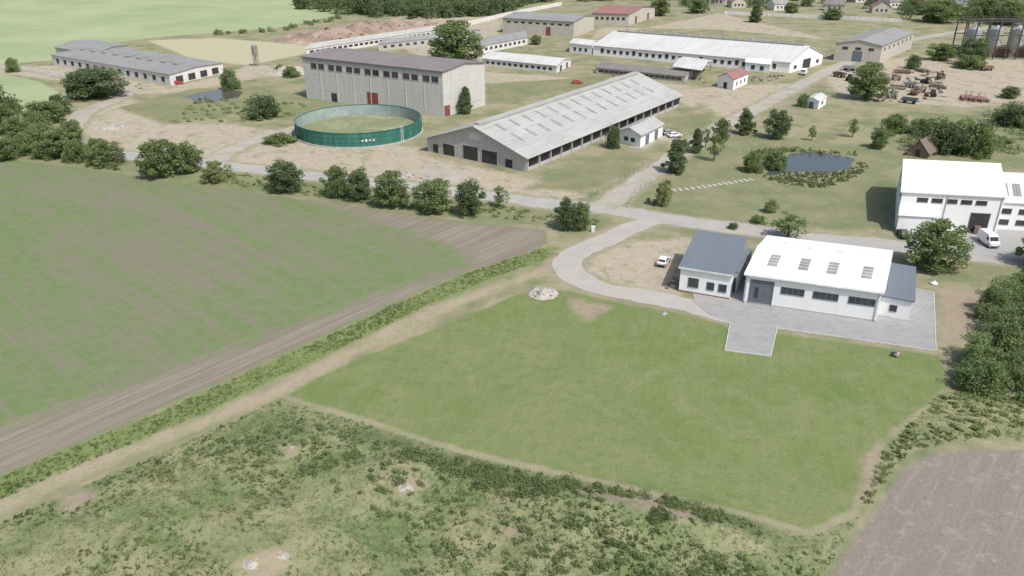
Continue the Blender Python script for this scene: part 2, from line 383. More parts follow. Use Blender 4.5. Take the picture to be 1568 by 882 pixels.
ROADS = {
 'concrete_road': ([(-200, 185), (0, 208), (100, 226), (215, 240), (330, 252), (480, 270), (620, 284), (760, 302), (850, 313), (930, 320), (1000, 332), (1100, 346), (1250, 364), (1400, 380), (1568, 400), (1800, 428)], 6.2),
 'farm_road': ([(925, 318), (955, 294), (1000, 263), (1060, 222), (1110, 190), (1170, 160), (1235, 125), (1300, 95), (1400, 60), (1568, 35)], 6.0),
 'farm_track': ([(120, 230), (105, 205), (130, 172), (190, 145), (150, 128), (60, 108), (-60, 96)], 6.5),
 'access_track': ([(330, 250), (350, 232), (400, 212), (458, 196)], 6.0),
 'yard_track': ([(1060, 222), (1000, 210), (975, 228)], 5.0),
 'gravel_driveway': ([(1000, 338), (968, 350), (925, 368), (885, 388), (866, 405), (880, 425), (925, 442), (1000, 456), (1070, 472), (1130, 488)], 5.2),
}
at['z_rv'] = np.full(px.shape, -60.0)
for k, (pl, w) in ROADS.items():
    at['z_rv'] = np.maximum(at['z_rv'], np.clip(w/2+(0.6 if k == 'gravel_driveway' else 1.2)-ldist(px, py, poly(pl)), -60, 60))

def ground_material():
    n = NT('ground_cover', 0.95, 0.1); p = n.pos()
    N01 = n.noise(p, 0.018, 4, 0.6); N1 = n.noise(p, 0.09, 5, 0.65); N5 = n.noise(p, 0.45, 5, 0.7); NF = n.noise(p, 2.2, 4, 0.75)
    NE = n.noise(p, 0.35, 5, 0.75); N3 = n.noise(n.mapping(p, 0.7, (1.3, 1, 1)), 0.2, 6, 0.75, 0.5)
    def mask(k, w=0.4, amp=2.0, off=0.0):
        v = n.math('ADD', n.attr('z_'+k), n.math('MULTIPLY', n.math('SUBTRACT', NE, 0.5), amp))
        return n.mr(n.math('ADD', v, off), -w, w)
    dry = n.mix(n.mr(N5, 0.3, 0.7), (0.325, 0.285, 0.19), (0.235, 0.22, 0.135))
    grn = n.mix(n.mr(N5, 0.3, 0.7), (0.13, 0.165, 0.08), (0.20, 0.21, 0.115))
    c = n.mix(n.mr(N1, 0.38, 0.56), grn, dry)
    ff = n.mix(n.mr(N01, 0.35, 0.65), (0.25, 0.31, 0.16), (0.33, 0.37, 0.215))
    ff = n.mix(n.mr(n.noise(n.rowmap(p, math.radians(20), (0.02, 0.25, 1)), 1, 3), .45, .65, 0, .35), ff, (0.36, 0.38, 0.23))
    c = n.mix(mask('farfield', 1, 3), c, ff)
    c = n.mix(mask('strawfield', 1, 3), c, (0.39, 0.37, 0.25))
    yd = n.mix(n.mr(N5, 0.3, 0.7), (0.42, 0.365, 0.275), (0.32, 0.28, 0.21))
    yd = n.mix(n.mr(N3, 0.54, 0.64, 0, 0.8), yd, (0.225, 0.22, 0.13))
    yd = n.mix(n.mr(N1, 0.56, 0.68, 0, 0.7), yd, (0.20, 0.205, 0.11))
    c = n.mix(mask('yard', 1.5, 9), c, yd)
    gg = n.mix(n.mr(N1, 0.34, 0.62), (0.12, 0.16, 0.068), (0.22, 0.215, 0.12))
    gg = n.mix(n.mr(NF, 0.3, 0.7, 0, 0.45), gg, (0.26, 0.24, 0.15))
    gg = n.mix(n.mr(N3, 0.55, 0.68, 0, 0.7), gg, (0.29, 0.26, 0.17))
    c = n.mix(mask('green', 1.2, 6), c, gg)
    # left crop field: drilled rows, thin stand over bare soil
    an = math.radians(43)
    rows = n.noise(n.rowmap(p, an, (0.015, 0.35, 1)), 1.0, 4, 0.7)
    rowf = n.noise(n.rowmap(p, an, (0.05, 2.0, 1)), 1.0, 3, 0.75)
    tram = n.wave(n.mapping(p, an), 0.0262, 0.4, 'Y')
    gcrop = n.mix(n.mr(N5, 0.3, 0.7), (0.125, 0.175, 0.072), (0.165, 0.21, 0.092))
    bcrop = n.mix(n.mr(NF, 0.3, 0.7), (0.225, 0.20, 0.155), (0.18, 0.16, 0.12))
    f = n.math('MULTIPLY', rows, 0.7)
    f = n.math('ADD', f, n.math('MULTIPLY', rowf, 0.75))
    f = n.math('ADD', f, n.math('MULTIPLY', N01, 0.9))
    f = n.math('ADD', f, n.math('MULTIPLY', N3, 0.45))
    cf = n.mix(n.mr(f, 1.30, 1.62), gcrop, bcrop)
    cf = n.mix(n.mr(tram, 0.985, 1.0, 0, 0.45), cf, bcrop)
    c = n.mix(mask('crop', 0.4, 2.0), c, cf)
    hr = n.noise(n.rowmap(p, math.radians(-50), (0.04, 1.2, 1)), 1.0, 3, 0.75)
    soilc = n.mix(n.mr(hr, 0.4, 0.65, 0, 0.9), (0.20, 0.168, 0.135), (0.275, 0.238, 0.195))
    c = n.mix(n.math('MULTIPLY', mask('soil', 2.5, 8), mask('crop', 0.4, 2.0)), c, soilc)
    vg = n.mix(n.mr(N5, 0.3, 0.7), (0.13, 0.18, 0.06), (0.205, 0.23, 0.10))
    c = n.mix(mask('verge', 0.6, 3.0), c, vg)
    # mown lawn
    lw = n.mix(n.mr(N1, 0.36, 0.62), (0.135, 0.185, 0.065), (0.19, 0.215, 0.09))
    lw = n.mix(n.mr(N01, 0.42, 0.62, 0, 0.7), lw, (0.205, 0.22, 0.105))
    lw = n.mix(n.mr(N3, 0.50, 0.66, 0, 0.75), lw, (0.235, 0.235, 0.125))
    lw = n.mix(n.mr(N5, 0.50, 0.68, 0, 0.65), lw, (0.11, 0.165, 0.05))
    lw = n.mix(n.mr(NF, 0.38, 0.72, 0, 0.6), lw, (0.115, 0.155, 0.052))
    mow = n.noise(n.rowmap(p, math.radians(14), (1.3, 0.06, 1)), 1.0, 3, 0.6)
    lw = n.mix(n.mr(mow, 0.52, 0.7, 0, 0.22), lw, (0.24, 0.235, 0.125))
    c = n.mix(mask('lawn', 0.35, 1.6), c, lw)
    # rough meadow
    R1 = n.noise(p, 0.11, 6, 0.7, 0.4)
    rg = n.mix(n.mr(R1, 0.40, 0.60), (0.115, 0.165, 0.062), (0.26, 0.255, 0.14))
    rg = n.mix(n.mr(NF, 0.45, 0.75, 0, 0.6), rg, (0.29, 0.27, 0.17))
    rg = n.mix(n.mr(N5, 0.62, 0.72, 0, 0.8), rg, (0.31, 0.26, 0.195))
    c = n.mix(mask('rough', 0.4, 1.6), c, rg)
    c = n.mix(n.math('MULTIPLY', mask('berm', 1.2, 5), 0.8), c, (0.105, 0.145, 0.062))
    c = n.mix(n.math('MULTIPLY', mask('edge', 0.35, 1.6), .8), c, (0.29, 0.265, 0.17))
    tk = n.mix(n.mr(NF, 0.3, 0.7), (0.37, 0.31, 0.22), (0.28, 0.24, 0.165))
    tk = n.mix(n.mr(N3, 0.48, 0.60, 0, 0.75), tk, (0.235, 0.235, 0.13))
    c = n.mix(mask('track', 0.7, 3.2), c, tk)
    c = n.mix(n.math('MULTIPLY', mask('rv', 0.5, 2.5), 0.75), c, n.mix(n.mr(N5, 0.3, 0.7), (0.34, 0.30, 0.22), (0.22, 0.22, 0.13)))
    dt = n.mix(n.mr(NF, 0.3, 0.7), (0.35, 0.275, 0.21), (0.27, 0.215, 0.165))
    c = n.mix(n.math('MULTIPLY', mask('dirt', 0.8, 3.5), n.mr(N5, 0.35, 0.5, 0.3, 0.9)), c, dt)
    # ploughed soil
    pr = n.noise(n.rowmap(p, math.radians(-50), (0.06, 1.1, 1)), 1.0, 4, 0.7, .3)
    ps = n.mix(n.mr(NF, 0.25, 0.75), (0.25, 0.212, 0.178), (0.195, 0.165, 0.138))
    ps = n.mix(n.mr(pr, 0.5, 0.72, 0, 0.6), ps, (0.30, 0.262, 0.22))
    ps = n.mix(n.mr(N5, 0.56, 0.64, 0, 0.5), ps, (0.33, 0.29, 0.245))
    c = n.mix(mask('ploughed', 0.3, 1.2), c, ps)
    n.bump(n.math('ADD', n.math('MULTIPLY', NF, 0.5), N5), 0.6, 0.35)
    return n.col(c)
gme = mesh_np('ground', V, Fq, [ground_material()], at, smooth=True)
obj('ground', gme)

# ---------------------------------------------------------------- roads
def catmull(pts, step=1.5):
    P_ = [Vector(p) for p in pts]; P_ = [P_[0]*2-P_[1]]+P_+[P_[-1]*2-P_[-2]]; out = []
    for i in range(1, len(P_)-2):
        a, b, c, d = P_[i-1:i+3]; n = max(2, int((c-b).length/step))
        for k in range(n):
            t = k/n
            out.append(0.5*((2*b)+(c-a)*t+(2*a-5*b+4*c-d)*t*t+(3*b-a-3*c+d)*t**3))
    out.append(P_[-2]); return out
def surf_mat(name, a, b, patch=None):
    n = NT(name, 0.9, 0.2); p = n.pos()
    c = n.mix(n.mr(n.noise(p, 0.25, 6, 0.7), 0.3, 0.7), a, b)
    c = n.mix(n.mr(n.noise(p, 3.0, 4, 0.7), 0.4, 0.8, 0, 0.5), c, sc3(b, 0.8))
    if patch: c = n.mix(n.mr(n.noise(p, 0.12, 5, 0.7), 0.5, 0.64, 0, 0.8), c, patch)
    n.bump(n.noise(p, 4.0, 4), 0.3, 0.05)
    return n.col(c)
RM = {'concrete_road': surf_mat('worn_concrete_road', (0.40, 0.385, 0.355), (0.31, 0.30, 0.275), (0.36, 0.325, 0.265)),
      'gravel_driveway': surf_mat('gravel', (0.42, 0.395, 0.355), (0.34, 0.32, 0.285), (0.38, 0.34, 0.28)),
      'farm_track': surf_mat('farm_track_surface', (0.42, 0.39, 0.34), (0.32, 0.29, 0.24), (0.28, 0.265, 0.19))}
zz = 0.012
for name, (pl, w) in ROADS.items():
    C = catmull([(p[0], p[1]) for p in poly(pl)]); Vv = []; nn = 5
    zz += 0.006; jl = jr = 0
    for i, p in enumerate(C):
        a = C[max(0, i-1)]; b = C[min(len(C)-1, i+1)]; t = (b-a).normalized(); nr = Vector((-t.y, t.x))
        jl = jl*.6+random.uniform(-.4, .4); jr = jr*.6+random.uniform(-.4, .4)
        for k in range(nn):
            s = (k/(nn-1)-0.5)*w; s += jl if k == 0 else (jr if k == nn-1 else 0)
            q = p+nr*s; Vv.append((q.x, q.y, zz))
    Fv = [(i*nn+k, i*nn+k+1, (i+1)*nn+k+1, (i+1)*nn+k) for i in range(len(C)-1) for k in range(nn-1)]
    obj(name, mesh_np(name, Vv, Fv, [RM.get(name, RM['farm_track'])]))

def flat(name, pts, mat, z, thick=0.0, jitter=0.0):
    P2 = poly(pts); me = D.meshes.new(name)
    if jitter:
        Q = []
        for i in range(len(P2)):
            a, b = P2[i], P2[(i+1) % len(P2)]; n = max(1, int(np.hypot(*(b-a))/1.5))
            for k in range(n):
                q = a+(b-a)*k/n; Q.append(q+rng.normal(0, jitter, 2))
        P2 = np.array(Q)
    me.from_pydata([(x, y, z) for x, y in P2], [], [tuple(range(len(P2)))])
    bm = bmesh.new(); bm.from_mesh(me)
    if thick:
        r = bmesh.ops.extrude_face_region(bm, geom=list(bm.faces))
        bmesh.ops.translate(bm, verts=[g for g in r['geom'] if isinstance(g, bmesh.types.BMVert)], vec=(0, 0, -thick))
    bmesh.ops.triangulate(bm, faces=bm.faces); bmesh.ops.recalc_face_normals(bm, faces=bm.faces)
    bm.to_mesh(me); bm.free(); me.materials.append(mat); return obj(name, me)
n = NT('grey_pavers', 0.9, 0.2); p = n.pos()
br = n.t.nodes.new('ShaderNodeTexBrick'); n.put(br.inputs['Vector'], n.mapping(p, math.radians(17))); br.inputs['Scale'].default_value = 1
br.inputs['Brick Width'].default_value = 0.8; br.inputs['Row Height'].default_value = 0.4; br.inputs['Mortar Size'].default_value = 0.02
br.inputs['Color1'].default_value = (0.32, 0.32, 0.315, 1); br.inputs['Color2'].default_value = (0.26, 0.26, 0.26, 1); br.inputs['Mortar'].default_value = (0.18, 0.18, 0.17, 1)
PAV = n.col(n.mix(n.mr(n.noise(p, 0.3, 5), 0.35, 0.7, 0, 0.5), br.outputs['Color'], (0.34, 0.325, 0.30)))
pave = [(1062, 462), (1090, 484), (1118, 494), (1110, 537), (1180, 546), (1190, 503), (1310, 520), (1433, 538), (1430, 448), (1400, 443), (1140, 420), (1060, 440)]
flat('paved_yard', pave, PAV, 0.10, 0.2)
K = Parts('kerb', (0, 0), (1, 0), (0, 1))
kp = poly([(1090, 484), (1118, 494), (1110, 537), (1180, 546), (1190, 503), (1310, 520), (1433, 538), (1430, 448), (1400, 443)])
for i in range(len(kp)-1):
    a, b = Vector(kp[i]), Vector(kp[i+1]); t = (b-a).normalized(); q = Vector((-t.y, t.x))*0.06; a = a-t*.06; b = b+t*.06
    K.slab('kerb_stones', 'kerb', [(*(a-q), .14+i*.003), (*(b-q), .14+i*.003), (*(b+q), .14+i*.003), (*(a+q), .14+i*.003)], 0.2)
K.finish()
flat('white_building_forecourt', [(1372, 352), (1440, 352), (1480, 345), (1640, 358), (1640, 408), (1568, 399), (1400, 379)], surf_mat('forecourt_concrete', (0.36, 0.35, 0.335), (0.31, 0.30, 0.285)), 0.056, jitter=0.15)
flat('barn_apron', [(640, 262), (660, 252), (720, 262), (700, 278), (650, 276)], RM['farm_track'], 0.014, jitter=0.3)
S = Parts('stepping_slab_path', (0, 0), (1, 0), (0, 1))
sp = poly([(1032, 291), (1070, 287), (1110, 281), (1150, 275)]); C = catmull([tuple(q) for q in sp], 1.5)
for i, q in enumerate(C):
    t = (C[min(i+1, len(C)-1)]-C[max(0, i-1)]).normalized()*random.uniform(.35, .5); w = Vector((-t.y, t.x)).normalized()*random.uniform(.6, 1.0)
    S.slab('slabs', 'concrete', [(*(q-t-w), .07), (*(q+t-w), .07), (*(q+t+w), .07), (*(q-t+w), .07)], 0.1)
S.finish()

# ---------------------------------------------------------------- trees
def tube(vs, fs, p0, p1, r0, r1, n=6):
    d = (p1-p0).normalized(); u = d.orthogonal().normalized(); w = d.cross(u); b = len(vs)
    for p, r in ((p0, r0), (p1, r1)):
        for i in range(n):
            t = 2*math.pi*i/n; vs.append(tuple(p+u*math.cos(t)*r+w*math.sin(t)*r))
    for i in range(n): fs.append((b+i, b+(i+1) % n, b+n+(i+1) % n, b+n+i))
def leaves(cent, size, r):
    n = len(cent); a = r.normal(size=(n, 3)); a /= np.linalg.norm(a, axis=1)[:, None]
    b = np.cross(a, r.normal(size=(n, 3))); b /= np.linalg.norm(b, axis=1)[:, None]
    s = size*r.uniform(.6, 1.3, (n, 1)); a = a*s; b = b*s*0.7
    return np.stack([cent-a, cent-b*.8, cent+a, cent+b], 1).reshape(-1, 3)
def make_tree(name, mat, H=6.0, R=2.6, clumps=60, nl=115, leaf=0.15, base=0.15, shape='round', seed=0):
    r = np.random.default_rng(seed); vs, fs = [], []
    top = Vector((r.normal(0, .15), r.normal(0, .15), H*0.75))
    mid = Vector((top.x*.5+.1, top.y*.5, H*.35))
    tube(vs, fs, Vector((0, 0, -0.15)), mid, H*.03, H*.022); tube(vs, fs, mid, top, H*.022, H*.008)
    cs = []
    ga = 2.39996
    lob = [(r.uniform(0, 6.28), r.uniform(.1, .32)) for _ in range(3)]
    for i in range(clumps):
        h = (i+r.uniform(0, 1))/clumps; th = i*ga+r.uniform(-.5, .5)
        if shape == 'round': rad = math.sqrt(max(0, 1-(2*h-0.9)**2/1.5))
        elif shape == 'cone': rad = 1.02-0.85*h
        else: rad = math.sqrt(max(0, 1-(h-.1)**2/.95))
        k = 1+sum(am*math.cos((j+1)*(th-ph)+h*3*j) for j, (ph, am) in enumerate(lob))*.7
        q = rad*(r.uniform(0.7, 1.1) if i % 3 else r.uniform(.1, .6))*R*0.76*k
        cs.append((q*math.cos(th), q*math.sin(th), H*(base+(1-base)*h*(0.90+r.uniform(-.08, .08)))))
    cs = np.array(cs)
    for i in range(0, len(cs), 5):
        c = Vector(cs[i]); st = Vector((0, 0, min(c.z*0.6, H*.55))); tube(vs, fs, st, c, H*.010, H*.003, 4)
    nt = len(vs); ft = len(fs); L = []; T = []
    for c in cs:
        k = int(nl*r.uniform(.6, 1.3)); d = r.normal(size=(k, 3)); d /= np.linalg.norm(d, axis=1)[:, None]
        cr = R*r.uniform(.18, .36)
        q = c+d*cr*(r.uniform(0.3, 1.15, (k, 1))**0.7)*np.array([1, 1, .8]); q[:, 2] = np.maximum(q[:, 2], .05)
        L.append(leaves(q, leaf, r)); tn = r.uniform(0.0, 1.0)
        T.append(np.repeat(np.clip(tn+r.normal(0, .2, k), 0, 1), 4))
    L = np.concatenate(L); T = np.concatenate(T)
    V = np.concatenate([np.array(vs), L]); q = np.arange(len(L)).reshape(-1, 4)+nt
    Fc = np.concatenate([np.array(fs), q])
    return mesh_np(name, V, Fc, [M['bark'], M[mat]], {'tone': np.concatenate([np.zeros(nt), T])}, np.concatenate([np.zeros(ft), np.ones(len(q))])), H, R
TREES = {}
for i in range(4): TREES['m%d' % i] = make_tree('tree_mesh_m%d' % i, 'leaf', seed=10+i, base=.1)
for i in range(3): TREES['d%d' % i] = make_tree('tree_mesh_d%d' % i, 'leaf_dark', seed=30+i, base=.12)
for i in range(2): TREES['l%d' % i] = make_tree('tree_mesh_l%d' % i, 'leaf_light', seed=40+i, base=.1, clumps=44)
for i in range(2): TREES['c%d' % i] = make_tree('tree_mesh_c%d' % i, 'leaf_dark', seed=50+i, shape='cone', R=2.0, base=.08)
for i in range(3): TREES['b%d' % i] = make_tree('shrub_mesh_b%d' % i, ['leaf', 'leaf_dark', 'leaf'][i], seed=60+i, shape='dome', H=3.5, R=2.8, base=.03, clumps=55)
for i in range(2): TREES['s%d' % i] = make_tree('tree_mesh_s%d' % i, 'leaf', seed=70+i, base=.25, clumps=28, nl=60, R=2.0)
def tree(kind, u, v, hpx, wpx, name=None):
    me, H0, R0 = TREES[kind]; h = hpx/VS(v); w = wpx/SCALE(v)
    h = max(h-0.12*w, 0.6*h)
    nm = name or {'c': 'conifer_tree', 'b': 'shrub'}.get(kind[0], 'deciduous_tree')
    p = G(u, v); s = w/(2*R0*0.98)
    obj(nm, me, loc=(p.x, p.y, 0), rot=random.uniform(0, 6.28), scale=(s, s, h/H0))
TL = """m0 5 205 50 55|m1 70 190 42 60|b0 40 235 34 48|m2 95 240 48 65|m1 62 226 40 46|m3 165 252 40 50|l0 20 175 28 34
m1 248 270 64 66|m3 290 264 50 48|l1 330 278 36 44|d1 440 293 52 58|m0 518 302 52 40|d0 552 306 50 42|m2 600 316 58 60|m1 665 322 54 68
d2 718 330 58 48|s0 765 317 34 30|d0 868 352 50 38|m0 888 352 46 34|d2 150 148 54 92|d1 125 150 40 50|b0 352 137 32 32|b1 405 180 38 56
s1 500 145 34 12|s0 545 150 36 12|c0 714 174 44 26|m2 697 94 68 86|c1 1033 264 54 40|c0 1066 234 40 24|s0 1093 247 45 24|m0 1104 217 38 26
c1 1140 205 42 34|d0 1190 212 46 40|l0 1015 316 42 26|b1 938 226 34 28|b0 1187 258 32 42|m1 1345 227 34 30|s0 1305 210 30 20|s1 1242 215 24 14
b0 1370 202 30 42|b1 1440 232 52 74|b0 1490 238 54 64|b2 1415 207 28 42|m2 1325 152 60 60|b1 1550 192 38 64|d1 1545 150 20 30
m3 1425 410 80 88|s1 1207 366 44 62|l1 1180 325 22 22|b0 1150 262 32 36|b2 1230 163 20 22|c0 1155 34 30 26|d0 1490 100 44 42|b0 1482 105 24 44
m0 1440 92 30 44|b1 1397 105 22 26|s0 1080 225 30 18|b2 430 218 18 50|b0 20 110 22 24|b1 -20 190 70 80|b0 445 118 18 28|b1 430 112 14 22
b2 1160 340 12 26|d0 1040 235 24 26|m2 1600 410 70 80|b2 1010 805 28 46|m0 5 245 38 48|b0 120 247 36 42|b1 93 175 32 34|m3 30 215 40 50|m0 110 215 34 40
m1 1010 24 30 34|m2 1068 20 26 34|m3 1435 34 40 60|m0 1500 30 40 56|m1 1545 38 44 56|m2 1400 22 30 40|d1 640 30 26 40|m0 1275 30 20 30|m2 1210 22 20 26
m3 820 68 16 20|b0 965 185 16 24|b1 1122 350 10 18|b0 60 200 30 44|m2 150 235 26 34"""
for ln in TL.replace('\n', '|').split('|'):
    k, u, v, h, w = ln.split(); tree(k, float(u), float(v), float(h), float(w))

def mass(name, pts_poly, count, hr, rr, mat, nl=45, leaf=.5, cl=9, seed=1, area=None):
    r = np.random.default_rng(seed); P2 = poly(pts_poly); lo, hi = P2.min(0), P2.max(0); C_ = []
    while len(C_) < count:
        q = r.uniform(lo, hi, (count*3, 2)); q = q[sdf(q[:, 0], q[:, 1], P2) > 0]; C_.extend(q.tolist())
    L = []; T = []
    gz = height(np.array([c[0] for c in C_[:count]]), np.array([c[1] for c in C_[:count]]))[0]
    for (x, y), g0 in zip(C_[:count], gz):
        h = r.uniform(*hr); R = r.uniform(*rr); tt = r.uniform(0, .6)
        for ci in range(cl):
            th = ci*2.4+r.uniform(-.5, .5); zc = (ci+r.uniform(0, 1))/cl; q = R*r.uniform(.3, .9)*math.sqrt(max(.05, 1-(zc-.2)**2/.75))
            c = np.array([x+q*math.cos(th), y+q*math.sin(th), h*zc*.85]); k = nl; d = r.normal(size=(k, 3)); d /= np.linalg.norm(d, axis=1)[:, None]
            w = c+d*R*r.uniform(.35, .55)*r.uniform(.5, 1.1, (k, 1)); w[:, 2] = np.maximum(w[:, 2], .05)+max(g0-.05, 0)
            L.append(leaves(w, leaf, r)); T.append(np.repeat(np.clip(tt+r.uniform(0, .4)+r.normal(0, .15, k), 0, 1), 4))
    L = np.concatenate(L); me = mesh_np(name, L, np.arange(len(L)).reshape(-1, 4), [M[mat]], {'tone': np.concatenate(T)})
    obj(name, me)
mass('hedge_thicket', [(1478, 598), (1478, 550), (1495, 500), (1525, 455), (1580, 425), (1660, 430), (1660, 600), (1568, 612)], 120, (2.6, 5.2), (1.5, 2.6), 'leaf', 130, .17, 11, 3)
mass('hedge_thicket', [(1540, 618), (1590, 600), (1660, 600), (1660, 640)], 10, (1.2, 2.2), (1.0, 1.6), 'leaf', 70, .15, 7, 4)
mass('forest_edge', [(455, 14), (520, 24), (640, 30), (720, 26), (770, 24), (800, 8), (900, 2), (1060, 0), (1060, -8), (455, -2)], 330, (8, 14), (4, 6.5), 'leaf_dark', 40, .75, 9, 5)
mass('distant_trees', [(1000, 10), (1120, 14), (1250, 12), (1400, 16), (1568, 22), (1800, 30), (1800, 2), (1000, -8)], 130, (5, 9), (3, 5), 'leaf_dark', 40, .55, 9, 6)
mass('distant_trees', [(1380, 34), (1470, 38), (1568, 36), (1700, 40), (1700, 16), (1480, 14), (1390, 18)], 44, (7, 12), (4, 6), 'leaf_dark', 60, .5, 10, 7)
mass('distant_trees', [(-1200, -34), (-1200, -50), (2800, -50), (2800, -34)], 260, (9, 14), (10, 18), 'leaf_dark', 24, 1.6, 8, 8)
mass('hedgerow', [(330, 54), (440, 48), (520, 30), (520, 26), (430, 44), (330, 51)], 24, (1, 2.5), (1.5, 3), 'leaf', 30, .4, 5, 18)
mass('pond_reeds', [(1165, 270), (1200, 264), (1245, 266), (1300, 262), (1318, 245), (1330, 258), (1300, 278), (1255, 290), (1225, 285), (1180, 278)], 220, (.4, 1.1), (.25, .6), 'leaf_reed', 34, .12, 3, 9)
mass('pond_reeds', [(1140, 240), (1165, 232), (1205, 228), (1310, 236), (1312, 240), (1205, 233), (1172, 250), (1150, 262)], 80, (.6, 1.4), (.4, .8), 'leaf', 36, .13, 3, 10)
mass('roadside_weeds', [(330, 262), (560, 292), (760, 315), (930, 335), (925, 345), (760, 335), (560, 312), (330, 280)], 220, (.3, .8), (.4, 1.1), 'leaf_light', 34, .12, 3, 11)
mass('field_margin_scrub', [(-40, 245), (-40, 215), (60, 228), (240, 262), (240, 270), (60, 245)], 50, (1, 2.4), (1, 2), 'leaf', 70, .16, 6, 12)
mass('garden_scrub', [(1330, 215), (1400, 190), (1600, 175), (1600, 235), (1440, 238)], 90, (.5, 1.6), (1, 2.4), 'leaf', 50, .2, 4, 13)
mass('meadow_scrub', [(250, 190), (300, 150), (470, 160), (440, 185)], 70, (.3, .8), (.6, 1.8), 'leaf_light', 36, .18, 3, 14)
mass('meadow_weeds', [(1320, 780), (1345, 690), (1440, 610), (1480, 600), (1600, 625), (1600, 670), (1500, 668), (1395, 686), (1330, 770)], 120, (.2, .7), (.3, .8), 'leaf_light', 34, .11, 3, 15)
mass('meadow_weeds', [(590, 680), (700, 706), (830, 732), (960, 752), (1060, 772), (1140, 802), (1090, 812), (1000, 775), (900, 765), (820, 775), (740, 760), (640, 716)], 170, (.2, .8), (.35, 1.2), 'leaf', 46, .10, 4, 16)
mass('meadow_weeds', [(430, 640), (540, 665), (700, 730), (760, 850), (620, 900), (560, 780), (380, 690)], 130, (.2, .6), (.4, 1.), 'leaf', 40, .10, 3, 17)
mass('meadow_weeds', [(820, 800), (1000, 815), (1120, 850), (1200, 900), (900, 960), (700, 920)], 160, (.2, .7), (.4, 1.), 'leaf', 40, .10, 3, 19)
mass('meadow_weeds', [(200, 740), (420, 640), (480, 720), (380, 800), (150, 860)], 70, (.2, .6), (.4, 1.), 'leaf_light', 40, .10, 3, 20)

def scatter_grass(name, pg, dens, seed, hmin, hmax, wid, blades, a, b, keep=None):
    r = np.random.default_rng(seed); lo, hi = pg.min(0), pg.max(0)
    lo = np.maximum(lo, [-75, 50]); hi = np.minimum(hi, [100, 400])
    n = int((hi-lo).prod()*dens); q = r.uniform(lo, hi, (n, 2)); q = q[sdf(q[:, 0], q[:, 1], pg) > 0.1]
    if keep is not None: q = q[keep(q)]
    z, _ = height(q[:, 0], q[:, 1]); n = len(q)
    tone = np.clip(0.45+0.30*hnoise(q[:, 0], q[:, 1], .25)+r.normal(0, .2, n), 0, 1)
    hh = r.uniform(hmin, hmax, n)*(0.7+.5*np.clip(hnoise(q[:, 0]+9, q[:, 1], .5), 0, 1))
    th = r.uniform(0, 6.28, (n, blades)); tl = r.uniform(.1, .9, (n, blades))
    off = r.normal(0, .12, (n, blades, 2)); bx = q[:, None, 0]+off[..., 0]; by = q[:, None, 1]+off[..., 1]
    w = wid*r.uniform(.6, 1.4, (n, blades)); pz = z[:, None]*np.ones((1, blades))-0.03
    h2 = hh[:, None]*r.uniform(.6, 1.1, (n, blades))
    ct, stt = np.cos(th), np.sin(th)
    v0 = np.stack([bx-stt*w, by+ct*w, pz], -1); v1 = np.stack([bx+stt*w, by-ct*w, pz], -1)
    v2 = np.stack([bx+ct*tl*h2, by+stt*tl*h2, pz+h2], -1)
    V = np.stack([v0, v1, v2], 2).reshape(-1, 3)
    nt = NT(name+'_mat', 0.85, 0.1)
    c = nt.mix(nt.attr('tone'), a, b); nt.put(nt.bs.inputs['Base Color'], c)
    tr = nt.t.nodes.new('ShaderNodeBsdfTranslucent'); nt.put(tr.inputs[0], c)
    mx = nt.t.nodes.new('ShaderNodeMixShader'); mx.inputs[0].default_value = 0.45
    nt.t.links.new(nt.bs.outputs[0], mx.inputs[1]); nt.t.links.new(tr.outputs[0], mx.inputs[2]); nt.t.links.new(mx.outputs[0], nt.out.inputs[0])
    obj(name, mesh_np(name, V, np.arange(len(V)).reshape(-1, 3), [nt.m], {'tone': np.repeat(tone, blades*3)}))
    return n
RG = Z['rough'][0]
def clear(q):
    k = sdf(q[:, 0], q[:, 1], Z['ploughed'][0]) < 0
    for dp in Z['dirt'][3:]: k &= sdf(q[:, 0], q[:, 1], dp) < -0.2+0.5*hnoise(q[:, 0], q[:, 1], 2)
    return k
n1 = scatter_grass('tall_meadow_grass', RG, 4.4, 21, .15, .42, .05, 7, (0.155, 0.215, 0.085), (0.41, 0.385, 0.24), clear)
n2 = scatter_grass('dark_weeds', RG, 1.8, 22, .22, .5, .10, 8, (0.115, 0.165, 0.07), (0.19, 0.25, 0.105), lambda q: ((hnoise(q[:, 0], q[:, 1], .5) > .35) | (ldist(q[:, 0], q[:, 1], BERM) < 1.8+.8*hnoise(q[:, 0], q[:, 1], .8))) & clear(q))
def band(PL, hw):
    vp = []
    for s in (1, -1):
        pts = PL if s == 1 else PL[::-1]
        for i, q in enumerate(pts):
            a, b = pts[max(i-1, 0)], pts[min(i+1, len(pts)-1)]; t = (b-a)/np.hypot(*(b-a)); vp.append(q+np.array([-t[1], t[0]])*hw)
    return np.array(vp)
n3 = scatter_grass('verge_grass', band(VERGE, 2.3), 5.5, 23, .15, .55, .06, 7, (0.145, 0.205, 0.07), (0.31, 0.33, 0.155))
print('TUFTS', n1, n2, n3, 'grid', nx, ny)

def water(name, pts, c):
    n = NT(name+'_mat', 0.12, 0.35); n.bs.inputs['Base Color'].default_value = (*c, 1); n.bump(n.noise(n.pos(), 2.0, 3), 0.12, 0.05)
    return flat(name, pts, n.m, 0.03, jitter=0.25)
water('pond_water', [(1196, 248), (1208, 236), (1235, 233), (1270, 236), (1308, 243), (1302, 258), (1270, 265), (1235, 262), (1180, 268), (1172, 256)], (0.075, 0.085, 0.085))
water('slurry_pond_water', [(285, 148), (305, 141), (340, 137), (372, 140), (366, 149), (330, 155), (300, 157)], (0.10, 0.085, 0.065))

